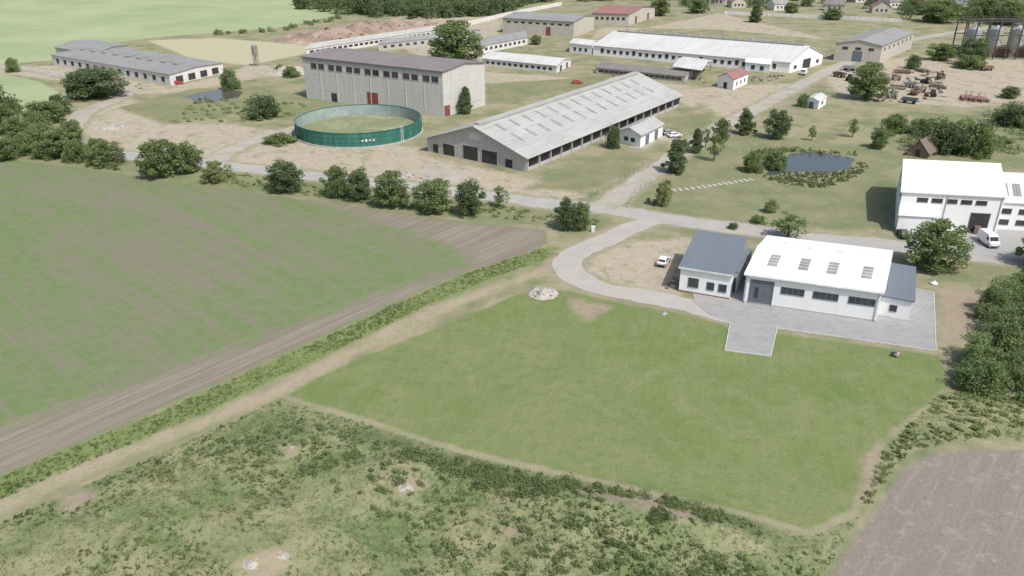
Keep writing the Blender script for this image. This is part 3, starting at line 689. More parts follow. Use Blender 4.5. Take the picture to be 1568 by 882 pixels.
# ---------------------------------------------------------------- buildings
b = Bld('workshop_hall', G(1137, 463), G(1341, 493), G(1341, 493)+(G(1357, 384, 5.4)-G(1343, 446, 5.4)))
b.gable(5.4, 6.7, 'a', 'wall_white', 'roof_white', 0.35, 0.2)
L, W = b.L, b.W; print('hall', L, W)
for fx in (0.16, 0.395, 0.61, 0.865):
    b.sky(L*fx-0.8, L*fx+0.8, W*0.17, W*0.38); b.sky(L*fx-0.8, L*fx+0.8, W*0.62, W*0.82, 'frame_w')
    for k in range(1, 4):
        yk = W*(.17+.21*k/4); b.slab('skylight_bars', 'frame_w', [(L*fx-.82, yk-.05, b.roofz(0, yk)+.08), (L*fx+.82, yk-.05, b.roofz(0, yk)+.08), (L*fx+.82, yk+.05, b.roofz(0, yk)+.085), (L*fx-.82, yk+.05, b.roofz(0, yk)+.085)], .04)
b.slab('ridge_cap', 'roof_white', [(-.4, W/2-.3, 6.93), (L+.4, W/2-.3, 6.93), (L+.4, W/2+.3, 6.935), (-.4, W/2+.3, 6.935)], .06)
b.pane('F', L*0.045, L*0.215, 0.12, 4.4, 'sectional_door', 'door_grey', 'frame', .15)
for i in range(4): b.box('sectional_door_ribs', 'frame', L*.047, L*.213, -.035, -.016, .95+i*.85, 1.0+i*.85)
b.box('wicket_window', 'glass', L*.08, L*.11, -.05, -.02, 1.2, 3.2)
for x0, x1 in ((.28, .45), (.52, .70), (.78, .965)):
    b.pane('F', L*x0, L*x1, 2.75, 3.85, 'ribbon_windows', 'glass', 'frame', .08)
    for k in range(1, 4):
        xx = L*(x0+(x1-x0)*k/4); b.box('mullions', 'frame', xx-.05, xx+.05, -.05, -.016, 2.75, 3.85)
b.box('plinth', 'wall_grey', -.03, L+.03, -.03, -.001, 0, .3)
b.box('gutter', 'frame_w', -.3, L+.3, -.52, -.36, 5.25, 5.42)
for x in (0.3, L-.3): b.box('downpipe', 'frame_w', x-.06, x+.06, -.18, -.06, .1, 5.3)
b.finish()
b = Bld('office_building', G(1039, 446), G(1116, 459), G(1116, 459)+(G(1138, 360, 6.2)-G(1118, 415, 4.9)))
b.mono(4.7, 6.0, 'wall_white', 'roof_slate', .35); L, W = b.L, b.W; print('office', L, W)
b.pane('F', L*.18, L*.37, 1.3, 2.9); b.pane('F', L*.55, L*.68, 1.3, 2.6); b.pane('F', L*.78, L*.92, 1.3, 2.6)
b.pane('L', W*.2, W*.4, 1.2, 2.5); b.pane('L', W*.6, W*.75, .1, 2.3, 'door', 'door_grey')
b.box('brick_plinth', 'brick', -.04, L+.04, -.04, -.001, 0, .35); b.box('fascia', 'frame_w', -.36, L+.36, -.42, -.36, 4.55, 4.85); b.finish()
A = G(1116, 457)+Vector((.3, 3, 0)); Bq = G(1137, 461)+Vector((-.3, 3, 0))
b = Bld('link_building', A, Bq, Bq+(G(1357, 384, 5.4)-G(1343, 446, 5.4))*0.55); b.mono(3.8, 4.4, 'wall_grey', 'roof_slate', .02)
b.pane('F', .4, b.L-.4, .15, 2.8, 'glass_door', 'glass'); b.finish()
b = Bld('annex_building', G(1343, 487)+Vector((.5, 1.2, 0)), G(1391, 491), G(1391, 491)+(G(1397, 415, 3.6)-G(1397, 459, 3.4)))
b.mono(3.5, 4.5, 'wall_white', 'roof_slate', .3); b.pane('F', b.L*.35, b.L*.55, 1.2, 2.2); b.finish()

b = Bld('cattle_barn', G(655, 232), G(806, 263), G(1040, 163)); print('barn', b.L, b.W)
b.gable(3.9, 9.6, 'b', 'wall_grey', 'roof_fibre', 0.9, .2, solid=False); L, W = b.L, b.W
for y0 in (0.0, W-.25):
    vs = [(0, y0, 0), (L, y0, 0), (L, y0, 3.9), (L/2, y0, 9.6), (0, y0, 3.9)]; vs += [(a, y0+.25, z) for a, _, z in vs]
    b.add('gable_walls', 'wall_grey', vs, [(0, 1, 2, 3, 4), (9, 8, 7, 6, 5), (0, 5, 6, 1), (1, 6, 7, 2), (2, 7, 8, 3), (3, 8, 9, 4), (4, 9, 5, 0)])
b.box('left_wall', 'wall_grey', 0, .25, .26, W-.26, 0, 3.85)
b.box('parapet', 'wall_grey', L-.2, L, .26, W-.26, 0, .9)
k = int(W/5.5)
for i in range(k+1):
    y = .3+(W-.9)*i/k; b.box('posts', 'wall_grey', L-.22, L+.25, y, y+.35, .0, 3.75)
    b.box('rafters', 'steel_dark', L*.5, L*.52, y, y+.2, 0, 9.0)
b.box('feed_floor', 'concrete', .3, L-.3, .3, W-.3, .05, .1)
b.box('ridge_vent', 'roof_fibre', L/2-.9, L/2+.9, 1, W-1, 9.7, 10.3)
for x0, x1, z1 in ((.06, .12, 2.6), (.17, .29, 3.2), (.38, .53, 3.9), (.57, .72, 3.6), (.80, .87, 2.4)):
    b.pane('F', L*x0, L*x1, .1, z1, 'barn_doors', 'dark', 'concrete', .25)
b.pane('F', L*.44, L*.56, 6.0, 7.6, 'vent_louvre', 'wall_panel', None)
ns = 13
for i in range(ns):
    y = 4+(W-10)*(i+.3)/ns
    b.sky(L*.56, L*.67, y, y+1.25); b.sky(L*.72, L*.84, y, y+1.25)
    b.sky(L*.2, L*.38, y, y+1.25)
b.finish()
b = Bld('milking_annex', G(947, 218), G(980, 226), G(1014, 208)); b.gable(3.6, 5.0, 'b', 'wall_white', 'roof_fibre', .5)
b.row('R', 2, .1, 2.6, 2.2, mat='door_grey', part='doors'); b.row('F', 2, 1.2, 2.2, 1.3); b.finish()

A, Bq, Cq = G(463, 87, 14.6), G(677, 108, 15.0), G(742, 94, 15)
b = Bld('granary_building', A, Bq, Cq); b.gable(14.6, 15.9, 'a', 'wall_panel', 'roof_brown', .5, .3); L, W = b.L, b.W; print('granary', L, W)
for i in range(7):
    c = L*(.06+.135*i)
    b.pane('F', c, c+L*.045, 10.9, 12.8, fr='concrete', fw=.15); b.pane('F', c+L*.058, c+L*.103, 10.9, 12.8, fr='concrete', fw=.15)
b.pane('F', L*.47, L*.55, .1, 5, 'red_gate', 'door_red', 'concrete', .2)
b.pane('F', L*.2, L*.24, .1, 3, 'door', 'dark'); b.pane('R', W*.02, W*.14, .1, 3.4, 'side_door', 'door_red')
for i in range(1, 8): b.box('pilasters', 'wall_panel', L*i/8-.15, L*i/8+.15, -.12, -.001, 0, 10.3)
b.box('cornice', 'concrete', -.1, L+.1, -.2, -.01, 13.7, 14.2)
b.pane('R', W*.08, W*.92, 2.2, 2.6, 'stain_band', 'wall_grey', None); b.finish()

b = Bld('derelict_shed', G(82, 99), G(262, 131), G(343, 112)); b.gable(4.2, 4.9, 'a', 'wall_old', 'roof_grey', .4); L, W = b.L, b.W
b.row('F', 14, 1.1, 2.9, 2.2, mat='dark', fr='concrete'); b.row('R', 4, .4, 3.0, W*.13, mat='dark', fr='frame_w')
for i in range(9): b.box('roof_monitor', 'roof_grey', L*(.05+.1*i), L*(.09+.1*i), W*.42, W*.58, 4.6, 5.5)
b.finish()
b = Bld('derelict_shed', G(88, 88), G(150, 98), G(200, 84)); b.gable(4.5, 5.6, 'a', 'wall_grey', 'roof_grey', .3); b.row('F', 4, 1, 2.5, 2, mat='dark'); b.finish()
b = Bld('long_cow_shed', G(470, 86), G(662, 56), G(672, 51)); b.gable(3.2, 4.8, 'a', 'wall_old', 'roof_fibre', .5); b.row('F', 24, 1.1, 2.3, 2.4, mat='dark', fr=None); b.finish()
b = Bld('low_shed', G(738, 100), G(852, 112), G(874, 101)); b.gable(3.0, 4.4, 'a', 'wall_old', 'roof_oldwhite', .4); b.row('F', 12, .9, 2.1, 1.5, mat='dark', fr=None); b.row('R', 2, .1, 2.3, 2, mat='dark'); b.finish()
b = Bld('low_shed', G(738, 82), G(808, 68), G(800, 58)); b.gable(3.5, 5.0, 'a', 'wall_old', 'roof_grey', .4); b.row('F', 9, 1.1, 2.5, 2.0, mat='dark', fr=None); b.finish()
b = Bld('low_shed', G(580, 78), G(720, 62), G(735, 56)); b.gable(3.2, 4.6, 'a', 'wall_grey', 'roof_grey', .4); b.row('F', 12, 1., 2.3, 2.0, mat='dark', fr=None); b.finish()
b = Bld('storage_hall', G(770, 50), G(878, 57), G(909, 46)); b.gable(8.0, 9.6, 'a', 'wall_beige', 'roof_grey', .5)
b.pane('F', b.L*.62, b.L*.68, .1, 4.5, 'red_gate', 'door_red'); b.row('F', 9, 5.6, 6.6, 2.4, mat='dark', fr=None); b.finish()
b = Bld('red_roof_hall', G(906, 37), G(962, 39), G(1002, 27)); b.gable(6.5, 9.0, 'a', 'wall_beige', 'roof_red', .6); b.row('F', 6, 3, 4.5, 1.6, mat='dark'); b.row('R', 2, .1, 4, 3, mat='door_red'); b.finish()
b = Bld('long_white_barn', G(908, 84), G(1208, 112), G(1258, 98)); b.gable(4.4, 9.3, 'a', 'wall_white', 'roof_oldwhite', .5); L, W = b.L, b.W; print('lwb', L, W)
for i in range(26):
    c = 4+(L-8)*i/26
    b.pane('F', c, c+1.6, 1.3, 2.9 if i % 5 else 3.4, mat='dark', fr='frame_w')
b.box('ridge_vent', 'roof_grey', 2, L-2, W/2-.6, W/2+.6, 9.4, 9.9)
for i in range(14): b.box('vent_stacks', 'steel', 4+(L-8)*i/14, 5.2+(L-8)*i/14, W*.62, W*.62+1, 7.2, 10.3)
b.pane('R', W*.38, W*.62, .1, 4.2, 'gate', 'dark', 'frame_w'); b.pane('R', W*.12, W*.2, 1.3, 2.6, mat='dark'); b.pane('R', W*.8, W*.88, 1.3, 2.6, mat='dark')
b.finish()
b = Bld('barn_extension', G(872, 80), G(905, 84), G(915, 76)); b.gable(4.2, 5.2, 'a', 'wall_white', 'roof_oldwhite', .3); b.row('F', 3, 1.2, 2.6, 1.2, mat='dark'); b.finish()
b = Bld('barn_porch', G(1140, 108), G(1178, 112), G(1178, 112)+Vector((3, 9, 0))); b.gable(3.5, 4.6, 'a', 'wall_white', 'roof_white', .3); b.row('F', 2, 1, 2.5, 1.5, mat='dark'); b.finish()
b = Bld('grey_hall', G(1276, 92), G(1346, 97), G(1395, 74)); b.gable(7.5, 9.4, 'b', 'wall_beige', 'roof_grey', .4); b.row('R', 7, 4.8, 6.2, 2, mat='dark', fr=None); b.pane('F', b.L*.4, b.L*.6, .1, 4.5, 'gate', 'door_grey'); b.row('F', 3, 5.2, 6.2, 2.2, mat='dark'); b.finish()
b = Bld('red_roof_shed', G(1098, 133), G(1122, 138), G(1144, 128)); b.gable(4.0, 5.6, 'b', 'wall_white', 'roof_red', .3); b.pane('F', b.L*.4, b.L*.6, .1, 2.3, 'door', 'dark'); b.row('R', 3, 1.3, 2.6, 1); b.finish()
b = Bld('open_shelter', G(1030, 118), G(1072, 124), G(1088, 108)); b.gable(4.2, 5.6, 'a', 'wall_grey', 'roof_oldwhite', .5, solid=False)
for a in (0, .33, .66, 1):
    for c in (0, 1): b.box('posts', 'wood', a*(b.L-.3), a*(b.L-.3)+.3, c*(b.W-.3), c*(b.W-.3)+.3, 0, 4.1)
b.finish()
b = Bld('ruined_feed_store', G(912, 112), G(1048, 126), G(1060, 117)); b.gable(2.2, 2.9, 'a', 'wall_grey', 'roof_brown', .2); b.row('F', 16, .6, 1.7, 2.6, mat='dark', fr='concrete'); b.finish()
b = Bld('pump_hut', G(1233, 164), G(1252, 168), G(1264, 160)); b.gable(2.8, 3.6, 'b', 'wall_white', 'roof_oldwhite', .25); b.pane('F', b.L*.3, b.L*.6, .1, 2.1, 'door', 'door_grey'); b.pane('R', b.W*.4, b.W*.6, 1.1, 1.9); b.finish()
b = Bld('wooden_hut', G(1388, 238), G(1420, 243), G(1436, 233)); b.gable(1.6, 4.6, 'b', 'wood', 'roof_wood', .5); b.pane('F', b.L*.38, b.L*.62, .1, 2.1, 'door', 'dark', 'wood'); b.finish()
A = G(1370, 349); Bq = G(1524, 358); dv = G(1372, 249, 8)-G(1370, 293, 8)
b = Bld('white_factory_building', A, Bq, Bq+dv*1.12); b.gable(8.0, 9.8, 'a', 'wall_white', 'roof_white', .4, frac=.75); L, W = b.L, b.W; print('factory', L, W)
b.row('F', 5, 6.1, 6.9, L*.1, margin=L*.14, fr='frame'); b.pane('F', L*.72, L*.9, .1, 4.2, 'gate', 'dark', 'frame', .15)
b.box('side_canopy_walls', 'wall_white', .2, L*.38, -3, -.02, 0, 3.9); b.slab('canopy_roof', 'roof_white', [(0, -3.3, 4.0), (L*.4, -3.3, 4.0), (L*.4, -.01, 5.0), (0, -.01, 5.0)], .12)
b.box('fork_machine', 'rust', L*.78, L*.84, -1.2, -.1, .2, 1.6)
b.row('L', 3, 5.5, 6.5, 2.2, fr='frame')
for x in (L*.45, L*.98): b.box('downpipe', 'steel', x-.07, x+.07, -.15, -.02, .1, 7.6)
b.finish()
A2 = Bq+Vector((0.05, 3, 0)); B2 = G(1650, 366)+Vector((0, 3, 0))
b = Bld('white_factory_wing', A2, B2, B2+dv*1.0); b.gable(6.0, 7.6, 'a', 'wall_white', 'roof_white', .3); L, W = b.L, b.W
for i in range(4):
    c = L*(.1+.23*i); b.pane('F', c, c+L*.13, 3.6, 4.6); b.pane('F', c, c+L*.13, 1.2, 2.2)
for i in range(6): b.sky(L*(.08+.16*i), L*(.08+.16*i)+1.6, W*.12, W*.4, 'roof_grey')
b.finish()

# round slurry tank
c = G(549, 181, 4.2); R = 92/SCALE(193)
nt = NT('tank_green', .5, .3); l = nt.attr('loc', True)
base = nt.mix(nt.mr(nt.noise(nt.mapping(l, 0, (1, 1, .2)), .8, 5), .4, .7), (0.035, 0.14, 0.11), (0.06, 0.19, 0.15)); M['tank'] = nt.col(base)
M['tank_in'] = plain('tank_inner', (0.30, 0.36, 0.34), .7, .2, .4)
T = Parts('slurry_tank', (c.x, c.y), (1, 0), (0, 1)); N = 64
def ring(part, mat, r, z0, z1, ro):
    vs = []
    for i in range(N):
        t = 2*math.pi*i/N; cc, ss = math.cos(t), math.sin(t)
        vs += [(r*cc, r*ss, z0), (r*cc, r*ss, z1), (ro*cc, ro*ss, z1), (ro*cc, ro*ss, z0)]
    fs = []
    for i in range(N):
        a, bb = i*4, ((i+1) % N)*4
        for k in range(4): fs.append((a+k, bb+k, bb+(k+1) % 4, a+(k+1) % 4))
    T.add(part, mat, vs, fs)
ring('outer_wall', 'tank', R-.06, 0, 4.2, R); ring('inner_liner', 'tank_in', R-.14, .1, 4.15, R-.07)
ring('top_rim', 'tank', R-.18, 4.21, 4.38, R+.14); ring('hoop', 'tank', R+.005, 1.4, 1.5, R+.08); ring('hoop', 'tank', R+.005, 2.8, 2.9, R+.08); ring('footing', 'concrete', R+.01, 0, .35, R+.5)
for i in range(32):
    t = 2*math.pi*i/32; T.cyl('stiffeners', 'tank', ((R+.1)*math.cos(t), (R+.1)*math.sin(t), .3), ((R+.1)*math.cos(t), (R+.1)*math.sin(t), 4.2), .09, n=6)
for i in range(4):
    t = math.radians(-78+i*3.2); r2 = R+.11
    p0, p1 = (r2*math.cos(t), r2*math.sin(t)), (r2*math.cos(t+.03), r2*math.sin(t+.03)); z0, z1 = (1.7, 2.5) if i % 2 else (1.9, 2.3)
    T.add('logo_patch', 'frame_w', [(*p0, z0), (*p1, z0), (*p1, z1), (*p0, z1)], [(0, 1, 2, 3)])
t = math.radians(-40)
for s in (-.3, .3): T.cyl('ladder', 'frame_w', ((R+.3)*math.cos(t)+s, (R+.3)*math.sin(t), 0), ((R+.3)*math.cos(t)+s, (R+.3)*math.sin(t), 5.2), .06, n=6)
for i in range(12): T.cyl('ladder', 'frame_w', ((R+.3)*math.cos(t)-.3, (R+.3)*math.sin(t), .5+i*.38), ((R+.3)*math.cos(t)+.3, (R+.3)*math.sin(t), .5+i*.38), .04, n=4)
T.cyl('filling_pipe', 'frame_w', (R*.55, -R*.75, 3.6), (R*.2, -R*.3, 1.2), .12, n=8); T.cyl('filling_pipe', 'frame_w', (R*.55, -R*.86, 4.6), (R*.55, -R*.75, 3.6), .12, n=8)
T.finish()
th = [2*math.pi*i/48 for i in range(48)]
me = D.meshes.new('tank_fill'); me.from_pydata([(c.x+(R-.2)*math.cos(t), c.y+(R-.2)*math.sin(t), .9) for t in th], [], [tuple(range(48))]); me.materials.append(surf_mat('tank_overgrown_fill', (0.24, 0.25, 0.145), (0.17, 0.20, 0.10), (0.33, 0.31, 0.22))); obj('tank_fill_ground', me)

# silos
S_ = Parts('silo_battery', tuple(G(1468, 92)[:2]), (1, 0), (0, 1))
for i in range(4):
    x = 7+i*10.0; S_.cyl('silo_bodies', 'steel', (x, 5, 6), (x, 5, 13), 3.2, n=20); S_.cyl('silo_tops', 'steel', (x, 5, 13), (x, 5, 14.8), 3.2, .4, n=20); S_.cyl('silo_hoppers', 'steel', (x, 5, 2), (x, 5, 6), .4, 3.2, n=20)
for i in range(9):
    x = .5+i*5.2
    for y in (1.2, 9): S_.box('frame_columns', 'steel_dark', x-.22, x+.22, y-.22, y+.22, 0, 17)
for z in (5, 10.5, 16.6):
    for y in (.9, 9.3): S_.box('frame_beams', 'steel_dark', 0, 43, y-.12, y+.12, z, z+.4)
S_.box('lower_screen', 'rust', 0, 43, 8.6, 8.8, 0, 4.8)
S_.box('gantry', 'steel_dark', 0, 43, 3.4, 6.6, 17, 17.5)
for i in range(22): S_.box('gantry_rail', 'steel_dark', i*2-.05, i*2+.05, 3.3, 3.39, 17, 18.6)
S_.box('gantry_rail', 'steel_dark', 0, 43, 3.2, 3.29, 18.5, 18.7); S_.finish()
q = G(393, 101); T = Parts('water_tower', (q.x, q.y), (1, 0), (0, 1)); T.cyl('tank', 'tank_grey', (0, 0, 4.8), (0, 0, 8.6), 1.3, n=16); T.cyl('tank_roof', 'tank_grey', (0, 0, 8.6), (0, 0, 9.1), 1.3, .2, n=16); T.cyl('riser_pipe', 'tank_grey', (0, 0, 0), (0, 0, 4.8), .25, n=8)
for a in (-1, 1):
    for c2 in (-1, 1): T.cyl('legs', 'tank_grey', (a*1.1, c2*1.1, 0), (a*.8, c2*.8, 4.8), .16, n=6)
T.finish()

hc = ['roof_red', 'roof_grey', 'roof_brown', 'roof_red', 'roof_brown']
for i, (u, v, w) in enumerate([(1120, 12, 11), (1185, 16, 12), (1262, 16, 13), (1335, 20, 12), (1362, 12, 11), (1395, 14, 12), (1470, 17, 12), (1550, 20, 13), (1085, 6, 12), (1240, 2, 12), (1310, 4, 12), (1540, 2, 12)]):
    a = G(u, v); an = random.uniform(-.5, .5); x = Vector((math.cos(an), math.sin(an), 0)); y = Vector((-math.sin(an), math.cos(an), 0))
    b = Bld('village_house', a, a+x*w, a+x*w+y*9); b.gable(4.2, 7.6, 'a' if i % 3 else 'b', ['wall_beige', 'wall_old', 'wall_beige'][i % 3], hc[i % 5], .4); b.row('F', 3, 1.2, 2.6, 1.2); b.row('R', 2, 1.2, 2.6, 1.2)
    b.box('chimney', 'brick', w*.3, w*.3+.6, 4.2, 4.8, 6.5, 8.6); b.finish()
def wall_line(name, pts, h, mat, th=.2, post=4.0):
    P2 = poly(pts); W_ = Parts(name, (0, 0), (1, 0), (0, 1))
    for i in range(len(P2)-1):
        a, b2 = Vector(P2[i]), Vector(P2[i+1]); t = (b2-a).normalized(); q = Vector((-t.y, t.x))*th/2
        W_.slab('panels', mat, [(*(a-q), h), (*(b2-q), h), (*(b2+q), h), (*(a+q), h)], h)
        k = int((b2-a).length/post)
        for j in range(k):
            c = a+t*post*j; W_.box('posts', mat, c.x-.2, c.x+.2, c.y-.2, c.y+.2, 0, h+.15)
    W_.finish()
wall_line('boundary_wall', [(1110, 22), (1250, 28), (1380, 34)], 2.2, 'wall_old'); wall_line('boundary_wall', [(705, 42), (770, 26), (860, 8)], 2.4, 'wall_old')
def wire_fence(pts):
    P2 = poly(pts); W_ = Parts('wire_fence', (0, 0), (1, 0), (0, 1))
    for i in range(len(P2)-1):
        a, b2 = Vector(P2[i]), Vector(P2[i+1]); t = (b2-a).normalized(); k = max(1, int((b2-a).length/3))
        for j in range(k):
            c = a+t*3*j; W_.cyl('posts', 'wood', (c.x, c.y, 0), (c.x, c.y, 1.4), .05, n=5)
        for z in (.5, 1.0, 1.35): W_.cyl('wires', 'steel', (a.x, a.y, z), (b2.x, b2.y, z), .012, n=3)
    W_.finish()
wire_fence([(905, 303), (950, 280), (990, 252)]); wire_fence([(960, 318), (972, 296), (1010, 272)])

# ---------------------------------------------------------------- vehicles
def car(name, u, v, head, paint, van=False):
    q = G(u, v); a = math.radians(head); P_ = Parts(name, (q.x, q.y), (math.cos(a), math.sin(a)), (-math.sin(a), math.cos(a)))
    Lc, Wc = (5.4, 2.0) if van else (4.2, 1.8)
    if van: prof = [(-2.7, .35), (-2.7, 2.3), (-2.5, 2.45), (1.0, 2.45), (1.5, 2.2), (2.0, 1.3), (2.65, 1.05), (2.7, .35)]; nar = [0, .08, .12, .12, .1, .02, .05, .05]
    else: prof = [(-2.1, .35), (-2.1, .9), (-1.75, 1.0), (-1.3, 1.42), (.3, 1.45), (1.0, .98), (1.95, .82), (2.1, .6), (2.1, .35)]; nar = [.05, .04, .08, .22, .22, .05, .06, .08, .05]
    n = len(prof); vs = [(x, -Wc/2+k, z) for (x, z), k in zip(prof, nar)]+[(x, Wc/2-k, z) for (x, z), k in zip(prof, nar)]
    fs = [tuple(range(n)), tuple(range(2*n-1, n-1, -1))]+[(i, (i+1) % n, n+(i+1) % n, n+i) for i in range(n)]
    P_.add('body', paint, vs, fs)
    def sidew(x0, x1, x2, x3, z0, z1):
        for s in (-1, 1):
            def yy(z):
                k = (z-.9)/(.55) if not van else (z-1.3)/1.1; return s*(Wc/2-(.05+.17*k if not van else .02+.08*k)+.02)
            P_.add('side_windows', 'glass', [(x0, yy(z0), z0), (x1, yy(z0), z0), (x2, yy(z1), z1), (x3, yy(z1), z1)], [(0, 1, 2, 3)])
    if van:
        sidew(.7, 1.75, 1.4, .7, 1.4, 2.05)
        P_.add('windscreen', 'glass', [(1.99, -.85, 1.42), (1.99, .85, 1.42), (1.6, .78, 2.15), (1.6, -.78, 2.15)], [(0, 1, 2, 3)])
        P_.add('rear_windows', 'glass', [(-2.72, -.8, 1.5), (-2.72, .8, 1.5), (-2.71, .75, 2.1), (-2.71, -.75, 2.1)], [(0, 1, 2, 3)])
    else:
        sidew(-1.6, .75, .25, -1.2, 1.02, 1.36)
        P_.add('windscreen', 'glass', [(.99, -.76, 1.03), (.99, .76, 1.03), (.4, .64, 1.44), (.4, -.64, 1.44)], [(0, 1, 2, 3)])
        P_.add('rear_window', 'glass', [(-1.76, -.7, 1.05), (-1.76, .7, 1.05), (-1.4, .62, 1.39), (-1.4, -.62, 1.39)], [(0, 1, 2, 3)])
    wb = Lc*.31
    for x in (-wb, wb):
        for s in (-1, 1):
            P_.cyl('wheels', 'rubber', (x, s*(Wc/2-.2), .33), (x, s*(Wc/2+.02), .33), .33, n=14); P_.cyl('hubs', 'steel', (x, s*(Wc/2+.02), .33), (x, s*(Wc/2+.035), .33), .19, n=10)
    P_.box('bumpers', 'rubber', -Lc/2-.05, -Lc/2+.04, -Wc*.42, Wc*.42, .38, .58); P_.box('bumpers', 'rubber', Lc/2-.04, Lc/2+.05, -Wc*.42, Wc*.42, .38, .58)
    for s in (-1, 1):
        P_.box('headlamps', 'steel', Lc/2-.12, Lc/2+.012, s*Wc*.36-.15, s*Wc*.36+.15, .62, .76)
        P_.box('tail_lamps', 'red_p', -Lc/2-.015, -Lc/2+.1, s*Wc*.38-.1, s*Wc*.38+.1, .68, .88)
    P_.finish(.06)
car('parked_car', 1016, 404, 65, 'white_p'); car('delivery_van', 1512, 374, 268, 'white_p', True); car('parked_car', 1382, 362, 80, 'dark_p')
car('parked_car', 1033, 210, 20, 'white_p'); car('parked_car', 1024, 206, 20, 'steel'); car('parked_car', 272, 129, 10, 'red_p'); car('delivery_van', 1231, 114, 60, 'white_p', True)
car('parked_car', 884, 128, 10, 'red_p')

def trailer(u, v, head, mat):
    q = G(u, v); a = math.radians(head); P_ = Parts('farm_trailer', (q.x, q.y), (math.cos(a), math.sin(a)), (-math.sin(a), math.cos(a)))
    P_.box('bed', mat, -2.6, 2.6, -1.1, 1.1, 1.0, 1.15)
    for s in (-1, 1): P_.box('side_boards', mat, -2.6, 2.6, s*1.1-.04, s*1.1+.04, 1.16, 1.9)
    for s in (-1, 1): P_.box('end_boards', mat, s*2.6-.04, s*2.6+.04, -1.05, 1.05, 1.16, 1.85)
    P_.cyl('drawbar', 'rust', (2.6, 0, .9), (4.3, 0, .6), .08, n=6); P_.box('chassis', 'rust', -2.4, 2.4, -.4, .4, .75, .99)
    for x in (-1.5, 1.5):
        for s in (-1, 1): P_.cyl('wheels', 'rubber', (x, s*.85, .5), (x, s*1.15, .5), .5, n=12)
    P_.finish()
def tractor(u, v, head, mat):
    q = G(u, v); a = math.radians(head); P_ = Parts('tractor', (q.x, q.y), (math.cos(a), math.sin(a)), (-math.sin(a), math.cos(a)))
    P_.slab('hood', mat, [(.2, -.4, 1.75), (2.2, -.33, 1.6), (2.2, .33, 1.6), (.2, .4, 1.75)], .85)
    P_.box('cab_base', mat, -1.4, .2, -.7, .7, .8, 1.5); P_.add('cab_glass', 'glass', [(-1.3, -.68, 1.5), (.2, -.68, 1.5), (.2, .68, 1.5), (-1.3, .68, 1.5), (-1.1, -.6, 2.6), (0, -.6, 2.6), (0, .6, 2.6), (-1.1, .6, 2.6)], [(0, 1, 5, 4), (1, 2, 6, 5), (2, 3, 7, 6), (3, 0, 4, 7)])
    P_.box('cab_roof', mat, -1.3, .15, -.72, .72, 2.61, 2.75); P_.cyl('exhaust', 'steel_dark', (.9, .25, 1.6), (.9, .25, 2.6), .05, n=6)
    for s in (-1, 1):
        P_.cyl('rear_wheels', 'rubber', (-.8, s*.7, .85), (-.8, s*1.15, .85), .85, n=16); P_.cyl('front_wheels', 'rubber', (1.6, s*.6, .55), (1.6, s*.95, .55), .55, n=14)
    P_.finish()
def harrow(u, v, head, mat, nm='harrow'):
    q = G(u, v); a = math.radians(head); P_ = Parts(nm, (q.x, q.y), (math.cos(a), math.sin(a)), (-math.sin(a), math.cos(a)))
    for y in (-1.2, 0, 1.2): P_.box('beams', mat, -3, 3, y-.1, y+.1, 1.0, 1.2)
    for x in (-2.9, -1, 1, 2.9): P_.box('cross_beams', mat, x-.1, x+.1, -1.9, 1.9, 1.21, 1.36)
    for i in range(12):
        x = -2.75+i*.5; P_.cyl('discs', 'rust', (x, -1.2, .45), (x+.06, -1.2, .45), .42, n=10); P_.cyl('discs', 'rust', (x, 1.2, .45), (x+.06, 1.2, .45), .42, n=10); P_.box('tines', mat, x, x+.08, -.05, .05, .1, 1.0)
    P_.cyl('raised_wing', mat, (-2.5, 0, 1.3), (-1.2, 0, 3.2), .12, n=6); P_.cyl('raised_wing', mat, (2.5, 0, 1.3), (1.2, 0, 3.2), .12, n=6)
    P_.finish()
for i, (u, v) in enumerate([(1285, 118), (1302, 124), (1352, 128), (1372, 122), (1395, 134), (1418, 128), (1440, 120), (1365, 150), (1392, 158), (1425, 148), (1300, 108), (1412, 110), (1400, 145)]):
    k = i % 4; m = ['rust', 'green_p', 'blue_p', 'rust', 'steel', 'tank_grey'][i % 6]
    (trailer if k in (0, 2) else tractor if k == 1 else harrow)(u, v, random.uniform(0, 180), m)
for u, v in [(1478, 153), (1490, 154), (1502, 155)]: harrow(u, v, random.uniform(70, 100), 'pink')
for u, v in [(1375, 136), (1410, 140), (1435, 135), (1380, 112)]: harrow(u, v, random.uniform(0, 180), 'rust')
trailer(1510, 108, 10, 'rust'); trailer(960, 124, 10, 'rust')
# loose scrap, pallets and blocks lying in the yards: one mesh per yard
def debris(pts, count, seed, mats, s0=.3, s1=1.3):
    r = np.random.default_rng(seed); P2 = poly(pts); lo, hi = P2.min(0), P2.max(0); T = Parts('yard_debris', (0, 0), (1, 0), (0, 1)); k = 0
    while k < count:
        q = r.uniform(lo, hi)
        if sdf(np.array([q[0]]), np.array([q[1]]), P2)[0] < 0: continue
        k += 1; a = r.uniform(0, 3.14); l, w, h = r.uniform(s0, s1), r.uniform(s0*.5, s1*.6), r.uniform(.1, .5); ca, sa = math.cos(a), math.sin(a)
        c4 = [(-l, -w), (l, -w*.8), (l*.9, w), (-l, w*.9)]
        T.slab('pieces', mats[k % len(mats)], [(q[0]+x*ca-y*sa, q[1]+x*sa+y*ca, h+r.uniform(-.05, .15)) for x, y in c4], h)
    T.finish()
debris([(1275, 118), (1300, 105), (1445, 108), (1450, 155), (1360, 160)], 130, 1, ['rust', 'tank_grey', 'wood', 'steel_dark', 'stone'])
debris([(905, 104), (1060, 112), (1085, 128), (920, 116)], 60, 2, ['wood', 'stone', 'rust'])
debris([(100, 104), (250, 134), (200, 140), (60, 112)], 40, 3, ['stone', 'rust', 'concrete'])
